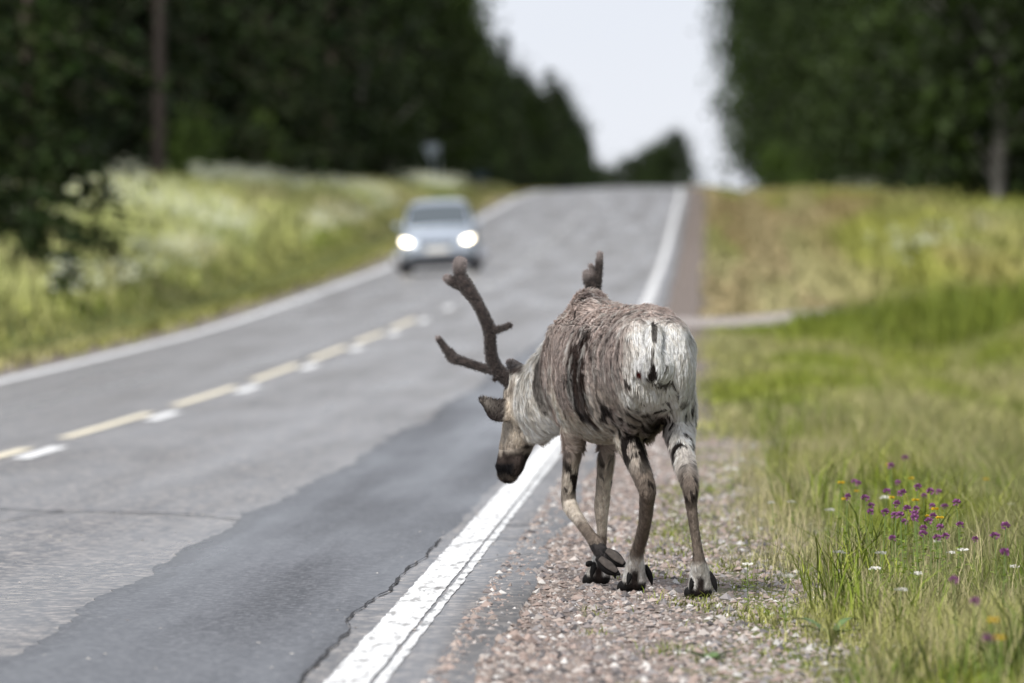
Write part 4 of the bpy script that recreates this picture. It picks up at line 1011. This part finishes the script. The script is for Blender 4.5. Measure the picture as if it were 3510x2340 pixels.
# far trees beyond the crest
for (px, Y, hh, pr, bh, lab) in [(1550, 1100, 13.6, BI[1], 17, 'dark rounded far tree rising over the crest of the road'), (1520, 1110, 12.2, BI[0], 16, 'far tree left-hand neighbour of the dark rounded one over the crest'), (1578, 1120, 11.5, SP[1], 16, 'far spruce against the dark rounded tree over the crest')]:
    tree('far_tree', pr, (px - 1176) * Y / 19600, Y, hh / bh * 1.5, lab, 'tree', None, .68)
for i, px in enumerate([1365, 1385, 1402, 1420, 1440, 1458, 1476, 1494, 1512]):
    Y = 1750 + 40 * (i % 3); tree('far_tree', [SP[1], BI[0], SP[0]][i % 3], (px - 1176) * Y / 19600, Y, [1.02, 1.0, .98, 1.0, 1.08, 1.1, 1.12, 1.2, 1.22][i] * 1.75, 'far bluish tree of the low wood on the skyline', 'tree', 'far skyline trees', .62)

# ================================================================== the oncoming car
def build_car(x, y):
    u = x - XR(y); z = float(zroad(y) + cross(u)) + .006
    root = empty('car', (x, y, z)); root.rotation_euler = (R(1.0), R(-2.9), R(-1.2)); root.scale = (.93, 1, 1.03)
    tag(root, 'silver hatchback with lit headlights driving towards the reindeer in the oncoming lane', 'car')
    m, n, paint = mat_new('silver_paint'); paint.inputs['Base Color'].default_value = (.42, .47, .54, 1); paint.inputs['Metallic'].default_value = .55; paint.inputs['Roughness'].default_value = .32; paint.inputs['Coat Weight'].default_value = .6
    M_paint = m
    m, n, gl = mat_new('car_glass'); gl.inputs['Base Color'].default_value = (.05, .065, .075, 1); gl.inputs['Roughness'].default_value = .06; gl.inputs['Specular IOR Level'].default_value = .9; gl.inputs['Coat Weight'].default_value = .6
    M_glass = m
    M_black = simple('black_plastic', (.02, .022, .028), .5); M_tyre = simple('tyre_rubber', (.018, .018, .02), .8); M_rim = simple('alloy', (.5, .5, .52), .35, .8)
    m, n, em = mat_new('headlight_lit'); em.inputs['Base Color'].default_value = (1, .97, .9, 1); em.inputs['Emission Color'].default_value = (1, .86, .62, 1); em.inputs['Emission Strength'].default_value = 7.0; M_lamp = m
    M_plate = simple('number_plate', (.75, .75, .73), .5)
    def loft(name, secs, mat, sub=2, parent=root):
        rings = []
        for yy, pts in secs:
            full = pts + [(-a, b) for a, b in reversed(pts[1:-1])]
            rings.append([(a, yy, b) for a, b in full])
        k = len(rings[0]); V = np.array(rings, float).reshape(-1, 3); F = []
        for i in range(len(rings) - 1):
            for j in range(k): F.append((i * k + j, i * k + (j + 1) % k, (i + 1) * k + (j + 1) % k, (i + 1) * k + j))
        me = bpy.data.meshes.new(name); me.from_pydata(V.tolist(), [], F + [list(range(k))[::-1], [(len(rings) - 1) * k + j for j in range(k)]]); me.update()
        me.polygons.foreach_set('use_smooth', np.ones(len(me.polygons), bool))
        o = link(name, me, mat, parent); s = o.modifiers.new('sub', 'SUBSURF'); s.levels = sub; s.render_levels = sub; return o
    def sec(wd, zb, zt, cr): return [(0, zb), (wd * .82, zb), (wd * .97, zb + .1), (wd, (zb + zt) / 2), (wd * .985, zt - .1), (wd * .86, zt), (wd * .45, zt + cr), (0, zt + cr * 1.2)]
    loft('body', [(-2.12, sec(.60, .30, .60, .01)), (-2.10, sec(.70, .25, .66, .01)), (-2.0, sec(.84, .22, .72, .02)), (-1.75, sec(.885, .2, .80, .03)), (-1.2, sec(.895, .2, .92, .03)), (-.95, sec(.895, .2, .95, .02)),
                  (0, sec(.90, .2, .96, .02)), (1.2, sec(.895, .2, .98, .02)), (1.85, sec(.86, .22, .98, .02)), (2.05, sec(.8, .28, .92, .02)), (2.1, sec(.7, .32, .85, .02))], M_paint)
    def csec(wb, wt, zt): wt = wt * 1.08; zt = zt + .06 * (zt > 1.05); return [(0, .88), (wb, .88), (wb, .95), (wt + (wb - wt) * .5, .95 + (zt - .95) * .5), (wt, zt - .06), (wt * .86, zt), (0, zt + .02)]
    loft('roof', [(-1.05, csec(.76, .75, .97)), (-.95, csec(.79, .76, 1.0)), (-.28, csec(.81, .62, 1.40)), (-.12, csec(.81, .60, 1.44)), (.6, csec(.81, .60, 1.47)), (1.35, csec(.8, .58, 1.41)), (1.75, csec(.78, .66, 1.12)), (1.9, csec(.74, .7, .98))], M_paint)
    def pane(name, P, mat, parent=root, th=.012):
        P = np.array(P, float); nrm = np.cross(P[1] - P[0], P[2] - P[0]); nrm /= np.linalg.norm(nrm)
        V = np.vstack([P - nrm * th, P + nrm * th]); k = len(P)
        me = bpy.data.meshes.new(name); me.from_pydata(V.tolist(), [], [list(range(k))[::-1], list(range(k, 2 * k))] + [(i, (i + 1) % k, k + (i + 1) % k, k + i) for i in range(k)]); me.update()
        return link(name, me, mat, parent)
    pane('windscreen', [(-.70, -.985, 1.005), (.70, -.985, 1.005), (.65, -.40, 1.40), (.38, -.37, 1.43), (-.38, -.37, 1.43), (-.65, -.40, 1.40)], M_glass)
    for s in (-1, 1):
        pane('side_window', [(s * .80, -.7, 1.0), (s * .80, .35, 1.0), (s * .71, .3, 1.40), (s * .71, -.15, 1.40)][::s], M_glass)
        pane('side_window', [(s * .80, .42, 1.0), (s * .79, 1.35, 1.02), (s * .70, 1.1, 1.37), (s * .71, .38, 1.40)][::s], M_glass)
        v, f = tube([(s * .62, -2.04, .655, .045, .05), (s * .69, -1.99, .67, .068, .068), (s * .76, -1.89, .69, .05, .055), (s * .81, -1.76, .72, .02, .03)], (1, 0, 0), 14, 4)
        hl = link('headlight', mesh_from('headlight', v, f), M_lamp, root)
        v, f = tube([(s * .90, -.72, 1.0, .06, .03), (s * .96, -.74, 1.02, .06, .045), (s * 1.0, -.73, 1.03, .04, .03)], (0, 0, 1), 12, 4); link('mirror', mesh_from('mirror', v, f), M_paint, root)
        v, f = tube([(s * .62, -2.08, .36, .07, .03), (s * .68, -2.05, .36, .06, .03)], (0, 0, 1), 10, 3); link('fog_lamp', mesh_from('fog_lamp', v, f), M_black, root)
        for yy in (-1.32, 1.28):
            th = np.arange(28) / 28 * 2 * math.pi; prof = [(.20, -.10), (.29, -.105), (.315, -.08), (.318, .08), (.29, .105), (.20, .10)]
            V = np.array([(s * .80 + b, yy + a * math.cos(t), .318 + a * math.sin(t)) for a, b in prof for t in th]); F = [(i * 28 + j, i * 28 + (j + 1) % 28, ((i + 1) % 6) * 28 + (j + 1) % 28, ((i + 1) % 6) * 28 + j) for i in range(6) for j in range(28)]
            wl = empty('wheel'); wl.parent = root
            link('tyre', mesh_from('tyre', V, F), M_tyre, wl)
            v, f = tube([(s * .74, yy, .318, .20), (s * .90, yy, .318, .195)], (0, 0, 1), 20, 2); link('rim', mesh_from('rim', v, f), M_rim, wl)
    v, f = box(-.42, .42, -2.145, -2.05, .60, .67); link('grille', mesh_from('grille', v, f, smooth=False), M_black, root)
    v, f = box(-.62, .62, -2.135, -2.0, .24, .40); link('air_intake', mesh_from('air_intake', v, f, smooth=False), M_black, root)
    v, f = box(-.86, .86, -1.9, 1.9, .15, .25); link('underbody', mesh_from('underbody', v, f, smooth=False), M_black, root)
    v, f = box(-.26, .26, -2.155, -2.1, .45, .56); link('number_plate', mesh_from('number_plate', v, f, smooth=False), M_plate, root)
    return root
build_car(float(XR(184) - 4.72), 184.0)

# ================================================================== signs and posts
M_steel = simple('galvanised_steel', (.5, .56, .64), .5, .2)
def sign(px, Y, h):
    x = (px - 1176) * Y / 19600; z = float(ground(x - XR(Y), Y))
    o = empty('road_sign', (x, Y, z - .1)); tag(o, 'grey back of a three-cornered road sign on two slim posts', 'road sign')
    for dx in (0.06, .34):
        v, f = tube([(dx, .03, 0, .032), (dx, .03, h * .5, .032), (dx, .03, h - .1, .032)], (1, 0, 0), 10, 2); link('post', mesh_from('post', v, f), M_steel, o)
    pts = []
    for cx, cz, a0 in [(-.46, -.08, 90), (.46, -.08, -30), (0, -.66, 210)]:
        for k in range(6): a = R(a0 + (120 - k * 24) * 1.0); pts.append((cx * .78 + .06 * math.cos(a), cz + h - .1 + .06 * math.sin(a)))
    c = np.array(pts).mean(0); pts.sort(key=lambda p: math.atan2(p[1] - c[1], p[0] - c[0]))
    k = len(pts); V = [(a, -.006, b) for a, b in pts] + [(a, .006, b) for a, b in pts]
    me = bpy.data.meshes.new('sign_panel'); me.from_pydata(V, [], [list(range(k)), list(range(k, 2 * k))[::-1]] + [(i, i + k, (i + 1) % k + k, (i + 1) % k) for i in range(k)]); me.update()
    link('panel', me, M_steel, o)
sign(990, 368, 2.35)
def marker(px, Y, wd, h, label):
    x = (px - 1176) * Y / 19600; z = float(ground(x - XR(Y), Y)); o = empty('marker_board', (x, Y, z - .1)); tag(o, label, 'road sign')
    v, f = tube([(0, .04, 0, .03), (0, .04, h * .5, .03), (0, .04, h, .03)], (1, 0, 0), 8, 2); link('post', mesh_from('post', v, f), M_steel, o)
    v, f = box(-wd / 2, wd / 2, -.01, .01, h - .45, h); link('panel', mesh_from('panel', v, f, smooth=False), simple('blue_grey_board', (.09, .13, .18), .5), o)
marker(1102, 430, .75, 1.05, 'small low blue-grey board at the foot of the far trees')
M_pole = simple('weathered_wood', (.30, .31, .34), .85, noise_amt=.3)
for (px, Y, top, lab) in [(1658, 900, 12.0, 'slim grey utility pole beyond the crest, the shorter of two'), (1670, 820, 11.2, 'slim grey utility pole beyond the crest, the taller of two')]:
    x = (px - 1176) * Y / 19600; z = float(ground(x - XR(Y), Y)); o = empty('utility_pole', (x, Y, z - .3)); tag(o, lab, 'pole')
    h = top - z + .3
    v, f = tube([(0, 0, 0, .15), (0, 0, h * .5, .13), (0, 0, h, .10)], (1, 0, 0), 10, 3); link('shaft', mesh_from('shaft', v, f), M_pole, o)
    v, f = box(-.7, .7, -.06, .06, h - .6, h - .48); link('crossarm', mesh_from('crossarm', v, f, smooth=False), M_pole, o)
